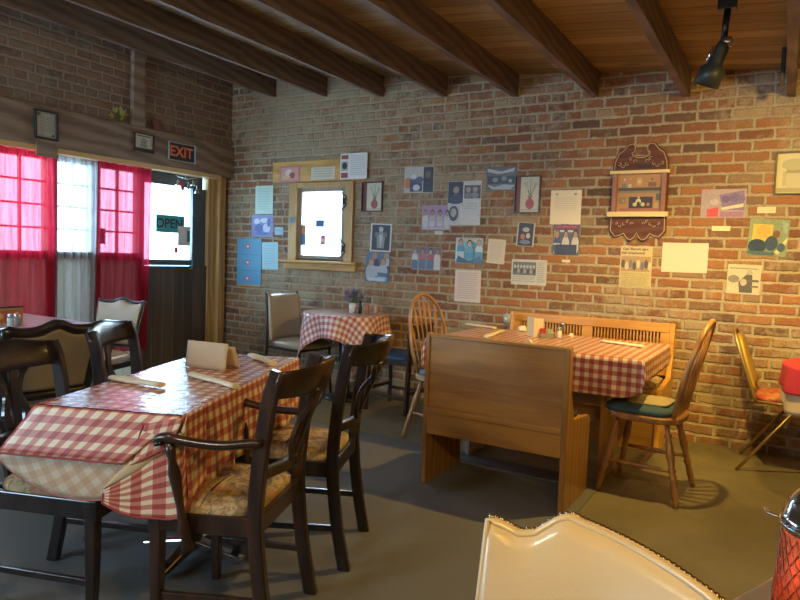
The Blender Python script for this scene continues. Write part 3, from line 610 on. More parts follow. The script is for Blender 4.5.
# wooden wall shelf case
def shelf_case():
    a, b = at(611, 178, 1, DY - .03), at(666, 232, 1, DY - .03)
    x0, x1 = a.x, b.x; zt = at(638, 172, 1, DY - .04).z; zb = at(638, 214, 1, DY - .04).z
    ztop = at(640, 141.5, 1, DY - .03).z; zbot = at(640, 241.5, 1, DY - .03).z
    cx, hw = (x0 + x1) / 2, (x1 - x0) / 2
    r = thing('wall_display_shelf', 'ornate reddish-brown wooden display shelf with scrolled top and cream ledges', 'display shelf', (cx, DY - .001, 0))
    Mv = Matrix.Rotation(PI / 2, 4, 'X')
    left = [(-.97, zt), (-.93, zt + .09 * 1.0), (-.80, zt + .20 * .75), (-.66, ztop - .055), (-.48, ztop - .012), (-.30, ztop - .004), (-.22, ztop - .03), (-.24, ztop - .06), (-.34, ztop - .068), (-.30, ztop - .088), (-.12, ztop - .105)]
    top = [(u * hw, z) for u, z in left]; top += [(-x, z) for x, z in reversed(top)]
    low = [(.97, zb), (.99, zb - .13), (.80, zb - .175), (.62, zb - .165), (.48, zbot + .05), (.36, zbot + .012), (.2, zbot + .0), (.08, zbot + .022), (0, zbot + .055)]
    bot = [(u * hw, z) for u, z in low]; bot += [(-x, z) for x, z in reversed(bot[:-1])]
    poly = top + bot
    m = MB().prism(poly, .02, None, Mv); m.build('back_board', wood('case_wood', (.07, .022, .018), (.13, .045, .03), 0, rough=.7, coat=0), r, bevel=.003)
    # light edge scrolls
    m = MB(); Y = -.023
    for pl, cl in ((top, False), (bot, False)):
        P = [Vector((x * .94, Y, z + (-.010 if pl is top else .010))) for x, z in pl]; MB().sweep(P, .0035, .003, up=(0, 1, 0), n=6).build('gilt_edge', flat((.50, .36, .24), .4), r)
    rr = random.Random(4)
    for sg in (-1, 1):
        for k in range(5):
            cxx = sg * hw * (.2 + .13 * k); cz = zt + .05 + .02 * math.sin(k * 2.1) + (.03 if k < 3 else 0)
            m = MB(); m.sweep([(cxx + (.018 - .0025 * q) * math.cos(q * .8 + k), Y, cz + (.016 - .002 * q) * math.sin(q * .8 + k)) for q in range(7)], .0028, .002, up=(0, 1, 0), n=5); m.build('gilt_scroll', flat((.50, .36, .24), .4), r)
            cz2 = zb - .07 + .015 * math.sin(k * 1.7)
            m = MB(); m.sweep([(cxx + (.014 - .002 * q) * math.cos(q * .8 + k), Y, cz2 + (.012 - .0015 * q) * math.sin(q * .8 + k)) for q in range(6)], .0025, .002, up=(0, 1, 0), n=5); m.build('gilt_scroll', flat((.50, .36, .24), .4), r)
    m = MB(); m.box((-hw * .14, -.03, zt + .035), (hw * .34, -.02, zt + .06)); m.build('carved_plaque', flat((.035, .015, .012), .5), r)
    ca = flat((.68, .56, .28), .5)
    MB().box((-hw * 1.02, -.055, zt - .012), (hw * 1.02, -.02, zt + .012), ca).build('ledge', None, r, bevel=.002)
    MB().box((-hw * 1.04, -.06, zb - .02), (hw * 1.04, -.02, zb + .016), ca).build('ledge', None, r, bevel=.002)
    mm = MB(); md = flat((.30, .13, .09), .5)
    mm.box((-hw * .92, -.045, zb + .016), (-hw * .76, -.02, zt - .012), md); mm.build('side_post', None, r, bevel=.002); MB().box((hw * .76, -.045, zb + .016), (hw * .92, -.02, zt - .012), md).build('side_post', None, r, bevel=.002)
    # picture inside: a hearth scene
    s = MB(); z0, z1 = zb + .016, zt - .012; h = z1 - z0; A = lambda u, v_: ((u - .5) * 2 * hw * .76, z0 + (1 - v_) * h)
    def rc(u0, v0, u1, v1, c, y):
        x0_, zz1 = A(u0, v0); x1_, zz0 = A(u1, v1); s.quad([(x0_, y, zz0), (x1_, y, zz0), (x1_, y, zz1), (x0_, y, zz1)], flat(c, .5))
    rc(0, 0, 1, 1, (.42, .22, .09), -.0205); rc(.02, .36, .98, .44, (.07, .06, .04), -.021); rc(.02, .44, .98, .5, (.22, .2, .13), -.021)
    rc(.28, .6, .82, .9, (.05, .035, .03), -.021); rc(.08, .9, .95, .97, (.35, .12, .09), -.021); rc(.1, .25, .2, .36, (.15, .2, .16), -.021); rc(.44, .1, .56, .3, (.5, .34, .12), -.0212)
    rc(.7, .22, .88, .34, (.2, .1, .06), -.021); rc(.25, .26, .32, .36, (.5, .46, .34), -.021); rc(.05, .6, .2, .78, (.24, .17, .09), -.021)
    rc(.88, .52, .98, .7, (.12, .12, .09), -.021); rc(.86, .75, .96, .9, (.4, .33, .12), -.021)
    for u, v_, ru, c in ((.5, .72, .08, (.66, .6, .3)), (.42, .8, .06, (.6, .52, .34)), (.6, .8, .06, (.55, .5, .3)), (.5, .62, .04, (.3, .4, .3)), (.5, .76, .04, (.08, .06, .05)), (.5, .2, .05, (.6, .5, .25)), (.16, .14, .03, (.6, .5, .4)), (.3, .12, .02, (.6, .4, .2)), (.78, .14, .04, (.2, .12, .08)), (.15, .7, .04, (.3, .3, .18)), (.72, .8, .05, (.4, .2, .1))):
        px, pz = A(u, v_); s.quad([(px + ru * hw * 1.2 * math.cos(q * PI / 6), -.0215, pz + ru * hw * 1.2 * math.sin(q * PI / 6)) for q in range(12)], flat(c, .5))
    s.build('hearth_scene', None, r, normals=False)
shelf_case()

# ------------------------------------------------------------------ things on the header beam
BX = -5.058
picture('framed_certificate', 'black-framed certificate leaning on the header beam over the curtains', 'framed certificate', (34, 108.5), (57, 141.5), (.40, .42, .37), [('r', .14, .10, .88, .86, (.52, .53, .45))] + lines(.25, .8, .2, .75, 7, (.34, .36, .33)) + [('e', .8, .84, .05, .04, (.05, .06, .06)), ('e', .2, .14, .08, .06, (.18, .18, .16))], flat((.04, .055, .06), .4), .012, plane=BX, off=.012, lean=-2)
o = MB().box((-5.062, 2.93, 1.93), (-5.045, 3.10, 2.03)).build('wooden_bracket', M_beamw); tag(o, 'short wooden bracket board under the black-framed certificate', 'bracket')
picture('small_sign', 'small white sign with dark base and figure above the red curtain', 'sign', (134, 132), (153, 154), (.62, .58, .50), [('r', .02, .78, .98, .98, (.06, .06, .06)), ('e', .5, .4, .2, .1, (.4, .38, .32)), ('p', [(.3, .75), (.4, .35), (.6, .35), (.7, .75)], (.33, .35, .28)), ('e', .5, .3, .09, .09, (.4, .35, .28))] + [('r', .15, .1, .85, .16, (.12, .1, .1))], flat((.05, .035, .03), .5), .006, plane=BX, off=.002)
ex = picture('exit_sign', 'black EXIT sign with orange letters on the header beam', 'sign', (168, 141), (194.5, 164), (.03, .035, .045), [('t', .5, .5, .135, 'EXIT', (1.0, .20, .05))], flat((.42, .42, .44), .5), .006, plane=BX, off=.002)
# flower sprig, clay pot
r = thing('flower_sprig', 'yellow-leaved artificial flower sprig on top of the header beam', 'artificial flowers', (-5.075, 3.66, 2.327))
m = MB(); rr = random.Random(2)
for k in range(16):
    a = rr.random() * 2 * PI; l = .05 + .07 * rr.random(); b = rr.uniform(.4, 1.2); d = Vector((math.cos(a) * .3, math.sin(a), b)).normalized(); p = d * l; s_ = d.cross(Vector((1, 0, 0))).normalized() * .016
    m.quad([p - s_, p - d * .028, p + s_, p + d * .03])
m.build('leaves', flat((.42, .40, .08), .6), r, solid=.001)
m = MB()
for k in range(5): m.sweep([(0, 0, 0), (0, .03 * (k - 2) * .5, .05), (0, .03 * (k - 2), .10)], .002)
m.build('stems', flat((.12, .16, .05), .7), r)
m = MB()
for k in range(5): m.lathe([(0, -.01), (.014, 0), (0, .012)], None, (.01, .04 + .012 * k, .10 + .02 * math.sin(k * 2)), 8)
m.build('blue_blossom', flat((.05, .14, .2), .6), r)
o = MB().lathe([(.028, 0), (.04, .07), (.046, .07), (.046, .09), (.036, .09), (.034, .03), (0, .03)], None, (-5.02 - .04, 4.05, 2.326)).build('clay_pot', flat((.20, .07, .04), .8)); tag(o, 'small brick-red clay pot on the header beam right of the timber post', 'pot')
# chimes by the door
r = thing('wind_chime', 'cluster of silver bells and red ornament hanging beside the door top', 'wind chime', (-5.12, 4.45, 2.01))
m = MB(); m.sweep([(0, -.12, -.06), (0, .02, -.08), (0, .15, -.05)], .004); m.sweep([(0, 0, 0), (0, 0, -.07)], .003); m.build('hanging_bar', M_chrome, r)
for k, (dy, dz) in enumerate(((-.10, -.15), (-.04, -.19), (.03, -.17), (.09, -.13), (.14, -.2))):
    m = MB(); m.lathe([(.005, .045), (.014, .035), (.018, .01), (.026, -.005), (.022, -.005), (0, .02)], None, (0, dy, dz), 12); m.sweep([(0, dy, dz + .04), (0, dy, -.07)], .0015); m.build('bell', M_chrome, r)
MB().lathe([(0, .03), (.02, .01), (.022, -.01), (0, -.035)], None, (.012, -.06, -.14), 10).build('red_ornament', flat((.6, .06, .06), .4), r)
# OPEN sign and notices on the door glass
DG = LX - .028
picture('open_sign', 'teal OPEN sign hanging in the glass door', 'sign', (156, 214), (184, 233.5), (.05, .45, .50), [('t', .46, .5, .125, 'OPEN', (.004, .03, .04))], plane=DG, th=.004)
picture('paper_sheet', 'white notice taped on the door glass beside the OPEN sign', 'notice', (178, 226), (190, 246), (.9, .92, .92), [('r', .72, .2, .98, .8, (.08, .3, .3))], plane=DG, off=.006)
picture('sticker', 'small red sticker low on the door glass', 'sticker', (174.5, 247), (177.5, 253), (.75, .15, .15), [], plane=DG, off=.002)
picture('sticker', 'blue sticker on the window pane behind the right red curtain', 'sticker', (99, 228), (105, 244), (.05, .35, .75), [], plane=LX - .036, off=.002)
picture('sticker', 'small blue sticker in the middle of the small window pane', 'sticker', (316, 220), (324, 227), (.08, .13, .3), [], off=-.012)
picture('sticker', 'small red sticker low on the small window pane', 'sticker', (321, 235), (325, 245), (.8, .15, .12), [('e', .5, .5, .2, .2, (.9, .85, .8))], off=-.012)
picture('sticker', 'blue and red sticker strip at the left of the small window pane', 'sticker', (301.5, 225), (305.5, 245), (.12, .2, .4), [('r', 0, 0, 1, .45, (.75, .3, .12))], off=-.012)

# ------------------------------------------------------------------ curtains
M_red = sheer('red_sheer', (.60, .02, .05), .63); M_whs = sheer('white_sheer', (.78, .80, .85), .62)
def curtain(name, label, y0, y1, z0, mat, x=-5.125, nf=7, gather=0, seed=0):
    w = y1 - y0; r = random.Random(seed); ph = [r.random() * 6 for _ in range(4)]
    def fn(u, v):
        z = 1.985 - v * (1.985 - z0); k = 1 - gather * v
        yy = y0 + w * (u * k + (1 - k) * .2) + .012 * math.sin(v * 3 + ph[0])
        amp = .010 + .014 * v
        return Vector((x + amp * math.sin(u * nf * 2 * PI + ph[1] + .7 * math.sin(v * 2 + ph[3])) + .006 * math.sin(u * nf * 4.7 * PI + ph[2]), yy, z))
    m = MB().grid(fn, nf * 12, 24); o = m.build(name, mat); return o
for (y0, y1, z0, mat, lab, nf, gx, sd) in ((2.66, 3.13, .30, M_red, 'left sheer red curtain panel at the picture edge', 5, 0.0, 1), (3.10, 3.56, .30, M_whs, 'sheer white curtain panel between the two red ones', 6, .14, 2), (3.48, 4.03, .30, M_red, 'right sheer red curtain panel beside the glass door', 6, .06, 3), (2.2, 2.70, .30, M_whs, 'sheer white curtain panel beyond the left red one', 6, 0, 5)):
    if y0 < 2.5: continue
    o = curtain('curtain', lab, y0, y1, z0, mat, nf=nf, gather=gx, seed=sd, x=-5.115 if mat is M_red else -5.158); tag(o, lab, 'curtain', 'sheer curtains on the front window')
o = MB().sweep([(-5.075, 2.2, 1.99), (-5.075, 4.05, 1.99)], .007).lathe([(0, -.02), (.014, 0), (0, .02)], None, (-5.075, 4.06, 1.99), 8).build('curtain_rod', M_gold); tag(o, 'thin brass curtain rod under the header beam', 'curtain rod')

# ------------------------------------------------------------------ furniture builders
def spl(p, n=6):
    """Catmull-Rom through points"""
    P = [Vector(q) for q in p]; P = [P[0] * 2 - P[1]] + P + [P[-1] * 2 - P[-2]]; out = []
    for i in range(1, len(P) - 2):
        for k in range(n):
            t_ = k / n; a, b, c, d = P[i - 1:i + 3]
            out.append(.5 * ((2 * b) + (c - a) * t_ + (2 * a - 5 * b + 4 * c - d) * t_ ** 2 + (3 * b - a - 3 * c + d) * t_ ** 3))
    out.append(P[-2]); return out
def cushion(w0, w1, y0, y1, z, h, mb=None, bow=.03, mat=None):
    """upholstered pad: front width w0 at y0, rear width w1 at y1, top crowned"""
    mb = mb or MB()
    def fn(u, v):
        # u around the rounded outline 0..1, v from centre to edge then down
        a = 2 * PI * u; c, s_ = math.cos(a), math.sin(a); e = .38
        sx = math.copysign(abs(c) ** e, c); sy = math.copysign(abs(s_) ** e, s_)
        if v < .7: r_ = v / .7; zz = z + h * (1 - .45 * r_ ** 3); rr_ = r_ * .97
        else: q = (v - .7) / .3; zz = z + h * .55 * (1 - q); rr_ = .97 + .03 * math.sin(q * PI)
        yy = (y0 + y1) / 2 + sy * rr_ * (y1 - y0) / 2; k = (yy - y0) / (y1 - y0); ww = (w0 + (w1 - w0) * k) / 2
        if sy < 0: yy -= bow * (1 - (sx * rr_) ** 2) * rr_
        return Vector((sx * rr_ * ww, yy, zz))
    mb.grid(fn, 48, 12, mat); bmesh.ops.remove_doubles(mb.bm, verts=mb.bm.verts[:], dist=.0004)
    return mb
def lyre_chair(label, loc, rz, arms=False, wood_=None, W_=.46, top=.90, sf=-.22, sb=.18, bow=.12):
    """local: sitter faces -Y, back at +Y"""
    wd = wood_ or M_dark; r = thing('armchair' if arms else 'dining_chair', label, 'armchair' if arms else 'chair', loc, rz)
    wf, wb = W_ / 2, W_ / 2 - .03
    for s in (-1, 1):
        MB().sweep([(s * (wf - .02), sf + .02, .42), (s * (wf - .02), sf + .02, .25), (s * (wf - .015), sf + .02, 0)], [.021, .019, .014], square=True).build('leg', wd, r)
        # rear post and leg in one sweep
        pts = spl([(s * (wb - .0), sb + .06, 0), (s * wb, sb + .022, .2), (s * wb, sb, .42), (s * (wb + .002), sb + .012, .62), (s * (wb - .004), sb + .035, .80), (s * (wb - .010), sb + .06, top)], 4)
        MB().sweep(pts, .015, .023, square=True, up=(0, 1, 0)).build('rear_leg', wd, r)
    m = MB(); m.beam((-wf + .0, sf + .01, .405), (wf, sf + .01, .405), .03, .065); m.beam((-wb, sb, .405), (wb, sb, .405), .025, .06)
    for s in (-1, 1): m.beam((s * (wf - .012), sf + .01, .405), (s * (wb - .0), sb, .405), .024, .062)
    m.build('seat_frame', wd, r, bevel=.004)
    for s in (-1, 1): MB().beam((s * (wf - .017), sf + .02, .16), (s * wb, sb + .05, .17), .016, .024).build('stretcher', wd, r, bevel=.003)
    cushion(W_ + .0, W_ - .05, sf - .008, sb - .005, .425, .062, bow=.02).build('seat', M_floral, r)
    # bowed crest rail
    n = 18; N_ = []
    def crest(u, v):
        x = (u - .5) * 2 * (wb + .008); b = bow * (1 - abs(x / (wb + .008)) ** 2.4)
        zz = top - .085 + v * (.10 + .012 * math.cos((u - .5) * 2 * PI)); return x, sb + .052 + b + (v - .5) * .03, zz
    m = MB()
    def fn(u, v):
        # closed section: v around
        a = 2 * PI * v; x, y, z = crest(u, .5 + .5 * math.sin(a)); return Vector((x, y + .011 * math.cos(a), z))
    m.grid(fn, 20, 12); bmesh.ops.remove_doubles(m.bm, verts=m.bm.verts[:], dist=.0003)
    bmesh.ops.holes_fill(m.bm, edges=m.bm.edges[:], sides=20)
    m.build('crest_rail', wd, r)
    m = MB(); m.sweep(spl([(-wb, sb + .012, .57), (0, sb + .05, .565), (wb, sb + .012, .57)], 6), .011, .018, square=True); m.build('lower_rail', wd, r)
    for s in (-1, 1):
        m = MB()
        pts = spl([(s * .035, sb + .055, .58), (s * .05, sb + .06, .64), (s * .028, sb + .075, .70), (s * .05, sb + .07 + bow * .45, .76), (s * .075, sb + .06 + bow * .65, .80), (s * .05, sb + .06 + bow * .75, .815), (s * .045, sb + .06 + bow * .7, .79)], 5)
        m.sweep(pts, .008, .014, square=True, up=(1, 0, 0)); m.build('splat_scroll', wd, r)
    MB().beam((0, sb + .05, .575), (0, sb + .05 + bow * .9, .83), .04, .012, up=(0, 1, 0)).build('splat', wd, r, bevel=.003)
    if arms:
        for s in (-1, 1):
            m = MB(); m.sweep(spl([(s * (wb + .01), sb + .02, .675), (s * (wf + .015), .04, .665), (s * (wf + .03), -.08, .675), (s * (wf + .035), sf + .085, .685), (s * (wf + .03), sf + .05, .675), (s * (wf + .03), sf + .052, .655)], 5), .019, .014, n=10); m.build('armrest', wd, r)
            m = MB(); m.lathe([(.020, 0), (.020, .05), (.014, .10), (.023, .2), (.014, .28), (.012, .42), (.019, .72), (.011, .84), (.016, .92), (.013, 1)], None, (s * (wf + .012), sf + .14, .33), 12, None, (s * (wf + .032), sf + .085, .665)); m.build('arm_post', wd, r)
    return r
def facing(dx, dy): return math.atan2(dx, -dy)      # rz so that local -Y points to (dx,dy)
def turned_leg(a, b, r0=.017):
    return MB().lathe([(r0 * .7, 0), (r0 * .85, .06), (r0 * 1.05, .18), (r0 * .9, .30), (r0 * 1.25, .36), (r0 * .8, .39), (r0 * 1.2, .43), (r0 * .85, .46), (r0 * 1.3, .60), (r0 * 1.1, .74), (r0 * .75, .80), (r0 * 1.15, .84), (r0 * .7, .88), (r0 * .8, 1)], None, a, 12, None, b)
def windsor(label, loc, rz, wd, hoop_top=.97, lean=.2, cush=None, hoop_w=.21, seat_wood=None, arrow=False):
    r = thing('windsor_chair', label, 'chair', loc, rz)
    # saddle seat
    out = [(math.copysign(abs(math.cos(a)) ** .6, math.cos(a)) * .21, math.copysign(abs(math.sin(a)) ** .7, math.sin(a)) * .20) for a in [2 * PI * k / 32 for k in range(32)]]
    MB().prism(out, .035, None, Matrix.Translation((0, 0, .415))).build('seat', seat_wood or wd, r, bevel=.010, seg=3)
    ft = {}
    for sx in (-1, 1):
        for sy in (-1, 1):
            a = (sx * .215, sy * .205 + .01, 0); b = (sx * .13, sy * .125, .42); ft[(sx, sy)] = (Vector(a), Vector(b)); turned_leg(a, b).build('leg', wd, r)
    for sx in (-1, 1):
        p = ft[(sx, -1)][0].lerp(ft[(sx, -1)][1], .42); q = ft[(sx, 1)][0].lerp(ft[(sx, 1)][1], .42)
        MB().lathe([(.008, 0), (.011, .3), (.015, .5), (.011, .7), (.008, 1)], None, p, 10, None, q).build('stretcher', wd, r)
    p = (ft[(-1, -1)][0].lerp(ft[(-1, -1)][1], .42) + ft[(-1, 1)][0].lerp(ft[(-1, 1)][1], .42)) / 2; q = Vector((-p.x, p.y, p.z))
    MB().lathe([(.008, 0), (.011, .3), (.015, .5), (.011, .7), (.008, 1)], None, p, 10, None, q).build('stretcher', wd, r)
    y0 = .15; hz = hoop_top - .45
    def hp(x, z): return Vector((x, y0 + lean * (z / hz) + .02 * (1 - (x / .21) ** 2), .445 + z))
    hoop = []
    for k in range(25):
        a = PI * k / 24; x = -math.cos(a); zz = math.sin(a)
        hx = x * hoop_w * (1 if abs(x) < .999 else 1); hoop.append((hx * (.86 + .14 * math.sin(a) ** .5 if True else 1), hz * zz ** .62))
    hoop[0] = (-hoop_w * .72, 0); hoop[-1] = (hoop_w * .72, 0)
    MB().sweep([hp(x, z) for x, z in hoop], .011, .014, up=(0, 1, 0), n=10).build('hoop', wd, r)
    for k in range(7):
        f = (k - 3) / 3.4; xb = f * .125; xt = f * hoop_w * .86; zt = hz * (1 - f * f) ** .31 * .985
        if arrow:
            a, b = hp(xb, 0), hp(xt, zt); P = [a.lerp(b, q) for q in (0, .3, .55, .72, .82, .9, 1)]
            MB().sweep(P, [.005, .006, .006, .011, .016, .008, .005], [.005, .005, .005, .004, .004, .004, .004], up=(0, 1, 0)).build('spindle', wd, r)
        else:
            MB().lathe([(.005, 0), (.009, .3), (.007, .6), (.004, 1)], None, hp(xb, 0), 8, None, hp(xt, zt)).build('spindle', wd, r)
    if cush:
        m = cushion(.40, .38, -.20, .15, .452, .05, bow=.01); c = m.build('seat_cushion', cush, r)
    return r

# ------------------------------------------------------------------ main table
TU = Vector((-.375, .927, 0)); TW = Vector((.927, .375, 0))      # along, across (to the right)
TC = Vector((-1.995, 1.795, 0)); TRZ = math.atan2(TW.y, TW.x)
HW, HL = .245, .585
r = thing('dining_table', 'chrome-footed table under the glossy red check cloth, front left', 'table', TC, TRZ)
MB().box((-HW + .012, -HL + .012, .715), (HW - .012, HL - .012, .740)).build('tabletop', flat((.25, .17, .1), .5), r, bevel=.004)
MB().lathe([(.038, .05), (.038, .715)], None, (0, -.0, 0), 20).build('column', M_steel, r)
m = MB()
for a in (-.12, -.12 + PI / 2, -.12 + PI, -.12 + 1.5 * PI):
    d = Vector((math.cos(a), math.sin(a), 0)); m.beam(d * .02 + Vector((0, 0, .065)), d * .225 + Vector((0, 0, .028)), .05, .04, w2=.036, h2=.024)
m.build('cross_foot', M_chrome, r, bevel=.006)
# cloth
def strip_cloth(m, fn, nu, nv, L_u, L_v, u0=0, v0=0, mat=None):
    m.grid(fn, nu, nv, mat, uv=lambda u, v: (u0 + u * L_u, v0 + v * L_v))
r = thing('tablecloth', 'glossy red check vinyl cloth with turned-up corner on the front table', 'tablecloth', TC, TRZ)
m = MB(); zt = .7455
strip_cloth(m, lambda u, v: Vector(((u - .5) * 2 * HW, (v - .5) * 2 * HL, zt)), 10, 24, 2 * HW, 2 * HL)
m.build('top_sheet', M_gloss, r)
def side(sg, drop):
    def fn(u, v):
        y = (u - .5) * 2 * HL; q = v * drop
        k = min(1, v * 3)
        rip = (.012 * math.sin(y * 19 + sg) + .008 * math.sin(y * 43)) * v * 1.6
        return Vector((sg * (HW + .004 * k + .014 * v + .6 * rip), y, zt - q if v > 0 else zt))
    return fn
m = MB(); strip_cloth(m, side(1, .262), 70, 16, 2 * HL, .262, 0, 2 * HW); m.build('right_drop', M_ging, r, solid=.0015)
m = MB(); strip_cloth(m, side(-1, .22), 60, 10, 2 * HL, .22, 0, .03); m.build('left_drop', M_ging, r, solid=.0015)
m = MB(); strip_cloth(m, lambda u, v: Vector(((u - .5) * 2 * HW, HL + .005 * min(1, v * 3) + .03 * v + .01 * math.sin(u * 14) * v, zt - .25 * v)), 24, 10, 2 * HW, .25); m.build('far_drop', M_ging, r, solid=.0015)
# near flap, short and stiff
def flap(u, v):
    x = -HW - .11 * v + u * (2 * HW - .06 * v); return Vector((x, -HL - .006 - .03 * v, zt - .002 - .150 * v))
m = MB(); strip_cloth(m, flap, 30, 10, 2 * HW, .16, .01, .02); m.build('near_flap', M_ging, r, solid=.002)
m = MB(); P = [flap(k / 20, 1.0) + Vector((0, -.003, -.002)) for k in range(21)]; m.sweep(P, .004, .003, n=6); m.build('hem', flat((.36, .05, .06), .6), r)
# pale underside hanging lower and rounded
def under(u, v):
    x = -HW - .13 * v + u * (2 * HW - .04 + .14 * v); d = .09 + .185 * max(0, math.sin(PI * (.08 + .84 * u))) ** .6
    return Vector((x, -HL - .006 - .02 * math.sin(v * PI * .75) * math.sin(PI * u) ** .5 , zt - .012 - v * d))
m = MB(); strip_cloth(m, under, 40, 14, 2 * HW + .1, .3); m.build('lining_drop', M_under, r, solid=.0015)
m = MB(); m.sweep([under(k / 30, 1.0) for k in range(31)], .0025, n=6); m.build('hem', flat((.42, .14, .12), .6), r)
# corner of the cloth flaring out past the table end
def corner(u, v):
    # u from the table side (0), round the corner, to the free tip (1)
    if u < .5:
        k = u / .5; px = HW + .010; py = -HL + .14 * (1 - k) - .004 * k
    else:
        k = (u - .5) / .5; a_ = min(1, k * 2.2) * PI / 2
        px = HW + .010 - .03 * (1 - math.cos(a_)) - .21 * max(0, k - .15) / .85; py = -HL - .004 - .012 * math.sin(a_) - .05 * max(0, k - .45)
    topz = zt - .235 * max(0, (u - .45) / .55) ** .9
    low = .425 + .045 * max(0, (u - .75) / .25) ** 2 + .075 * max(0, (.62 - u) / .62) ** .8
    z = topz + (low - topz) * v
    return Vector((px + .010 * v * (1 - u), py - .008 * v, z))
m = MB(); strip_cloth(m, corner, 44, 18, .40, .33, -.26, 2 * HW); m.build('corner_fold', M_ging, r, solid=.0016, mat2=flat((.66, .52, .34), .8))
m = MB(); m.sweep([corner(.5 + k / 40, 0) + Vector((0, 0, .002)) for k in range(21)], [.004] * 21, [.003 + .018 * math.sin(PI * k / 20) for k in range(21)], n=8); m.build('rolled_lining', flat((.62, .48, .30), .8), r)
m = MB(); m.sweep([corner(k / 30, 1.0) for k in range(31)] + [corner(1.0, 1 - k / 10) for k in range(1, 8)], .003, n=6); m.build('hem', flat((.36, .05, .06), .6), r)
def turn(u, v):
    return Vector((HW - .12 + .13 * u - .03 * v, -HL - .014 - .014 * v * (1 - u * .5), zt - .004 - .03 * (1 - u) - .125 * v + .04 * v * u))
m = MB(); strip_cloth(m, turn, 12, 10, .15, .12, .3, .0); m.build('turned_corner', M_ging, r, solid=.002)
m = MB(); m.sweep([turn(0, k / 8) for k in range(9)] + [turn(k / 8, 1) for k in range(1, 9)], .0035, n=6); m.build('hem', flat((.36, .05, .06), .6), r)

def on_main(px, py, z=.7465): p = at(px, py, 2, z); return Vector((p.x, p.y, z))
def napkin(label, p0, p1, w=.022, h=.014, seed=0, group=None):
    w *= 1.0; h *= .8
    """rolled paper napkin lying from p0 to p1"""
    rr = random.Random(seed); p0, p1 = Vector(p0), Vector(p1); n = 10; P = []; Wd = []; Hh = []
    for k in range(n + 1):
        t_ = k / n; P.append(p0.lerp(p1, t_) + Vector((0, 0, h)) + Vector((rr.uniform(-1, 1), rr.uniform(-1, 1), 0)) * .0015)
        f = .55 + .45 * math.sin(PI * min(1, t_ * 1.3 + .12)) if t_ < .8 else .75 + .5 * (t_ - .8); Wd.append(w * f * (1 + rr.uniform(-.06, .06))); Hh.append(h * f ** .5)
    o = thing('rolled_napkin', label, 'napkin', (0, 0, 0), 0, group)
    MB().sweep(P, Wd, Hh, n=12).build('napkin_roll', M_napkin, o)
    d = (p1 - p0).normalized(); sd = d.cross(Vector((0, 0, 1)))
    m = MB(); a = p0.lerp(p1, .30); q = p0.lerp(p1, .97); ww = w * 1.0
    m.grid(lambda u, v: a.lerp(q, u) + sd * ((v - .5) * ww * (1 + .8 * u)) + Vector((0, 0, h * 2.06 - .010 * abs(v - .5) * 2 * (1 if u < .9 else .5) - .0 * u)), 8, 4); m.build('loose_flap', M_napkin, o, solid=.001)
    return o
napkin('rolled napkin nearest the viewer on the front left table', on_main(112, 380), on_main(162, 388), .026, .013, 1)
napkin('rolled napkin just in front of the card holder', on_main(190, 376), on_main(236, 389), .022, .012, 2)
napkin('rolled napkin at the far right end of the front left table', on_main(251, 357), on_main(273, 366), .026, .014, 3)
# card holder (folded tan card with a sheaf behind)
p = on_main(187, 366); q = on_main(227, 371); d = (q - p).normalized(); wd_ = (q - p).length; ang = math.atan2(d.y, d.x)
r = thing('table_card', 'blank tan table card standing on the glossy check cloth', 'table card', (p + q) / 2, ang)
h_ = .112
MB().grid(lambda u, v: Vector(((u - .5) * wd_, -.012 + .016 * v + .002 * math.sin(u * 3), v * h_ + .001)), 8, 6).build('front_card', flat((.62, .48, .33), .7), r, solid=.002)
MB().grid(lambda u, v: Vector(((u - .5) * wd_ + .012, .075 - .04 * v, v * h_ * .86 + .001)), 8, 6).build('back_card', flat((.70, .60, .45), .7), r, solid=.002)
m = MB(); m.sweep(spl([(-wd_ * .5, .04, .004), (-wd_ * .56, .045, .02), (-wd_ * .57, .05, .045), (-wd_ * .5, .05, .05)], 4), .012, .014); m.build('napkin_tuft', flat((.5, .25, .16), .7), r)

# chairs round the main table
A1 = facing(-TW.x, -TW.y)
armc = lyre_chair('dark armchair with floral seat at the near right of the front table', (-1.545, 1.59, 0), A1 - .03, True, M_brownd, .45, .89, -.20, .14, .10)
lyre_chair('dark armless chair with floral seat behind the armchair', (-1.72, 2.14, 0), A1, False, M_dark, .44, .90)
A2 = facing(TW.x, TW.y)
lyre_chair('dark lyre-back chair at the left edge, half under the hanging cloth', (-2.128, 1.379, 0), A2, False, M_dark, .45, .875, bow=.035)
lyre_chair('dark lyre-back chair at the far left side of the front table', (-2.40, 1.98, 0), facing(.82, .57), False, M_dark, .52, .89, bow=.035)

# ------------------------------------------------------------------ booth
r = thing('booth_bench', 'oak booth bench with its tall back toward the viewer', 'bench', (0, 0, 0))
bx0, bx1, by = -1.672, -.872, 3.13
M_ply = M_oak
for x0, x1, nm in ((bx0, bx0 + .028, 'end_panel'), (bx1 - .028, bx1, 'end_panel')):
    poly = [(by - .012, 0), (by + .44, 0), (by + .44, .40), (by + .40, .43), (by + .12, .46), (by + .055, .60), (by + .04, .82), (by + .03, .84), (by - .0, .84), (by - .012, .83)]
    MB().prism(poly, x1 - x0, None, Matrix(((0, 0, 1, x0), (1, 0, 0, 0), (0, 1, 0, 0), (0, 0, 0, 1)))).build(nm, M_oakv, r, bevel=.006)
MB().box((bx0 + .028, by, .41), (bx1 - .028, by + .02, .815)).build('back_panel', M_oak, r)
MB().box((bx0 + .028, by - .012, .815), (bx1 - .028, by + .034, .835)).build('top_rail', M_oak, r, bevel=.006)
MB().box((bx0 + .028, by - .010, .285), (bx1 - .028, by + .02, .402)).build('lower_rail', M_oak, r)
MB().box((bx0 + .028, by - .018, .400), (bx1 - .028, by + .022, .432)).build('moulding', M_oak, r, bevel=.005)
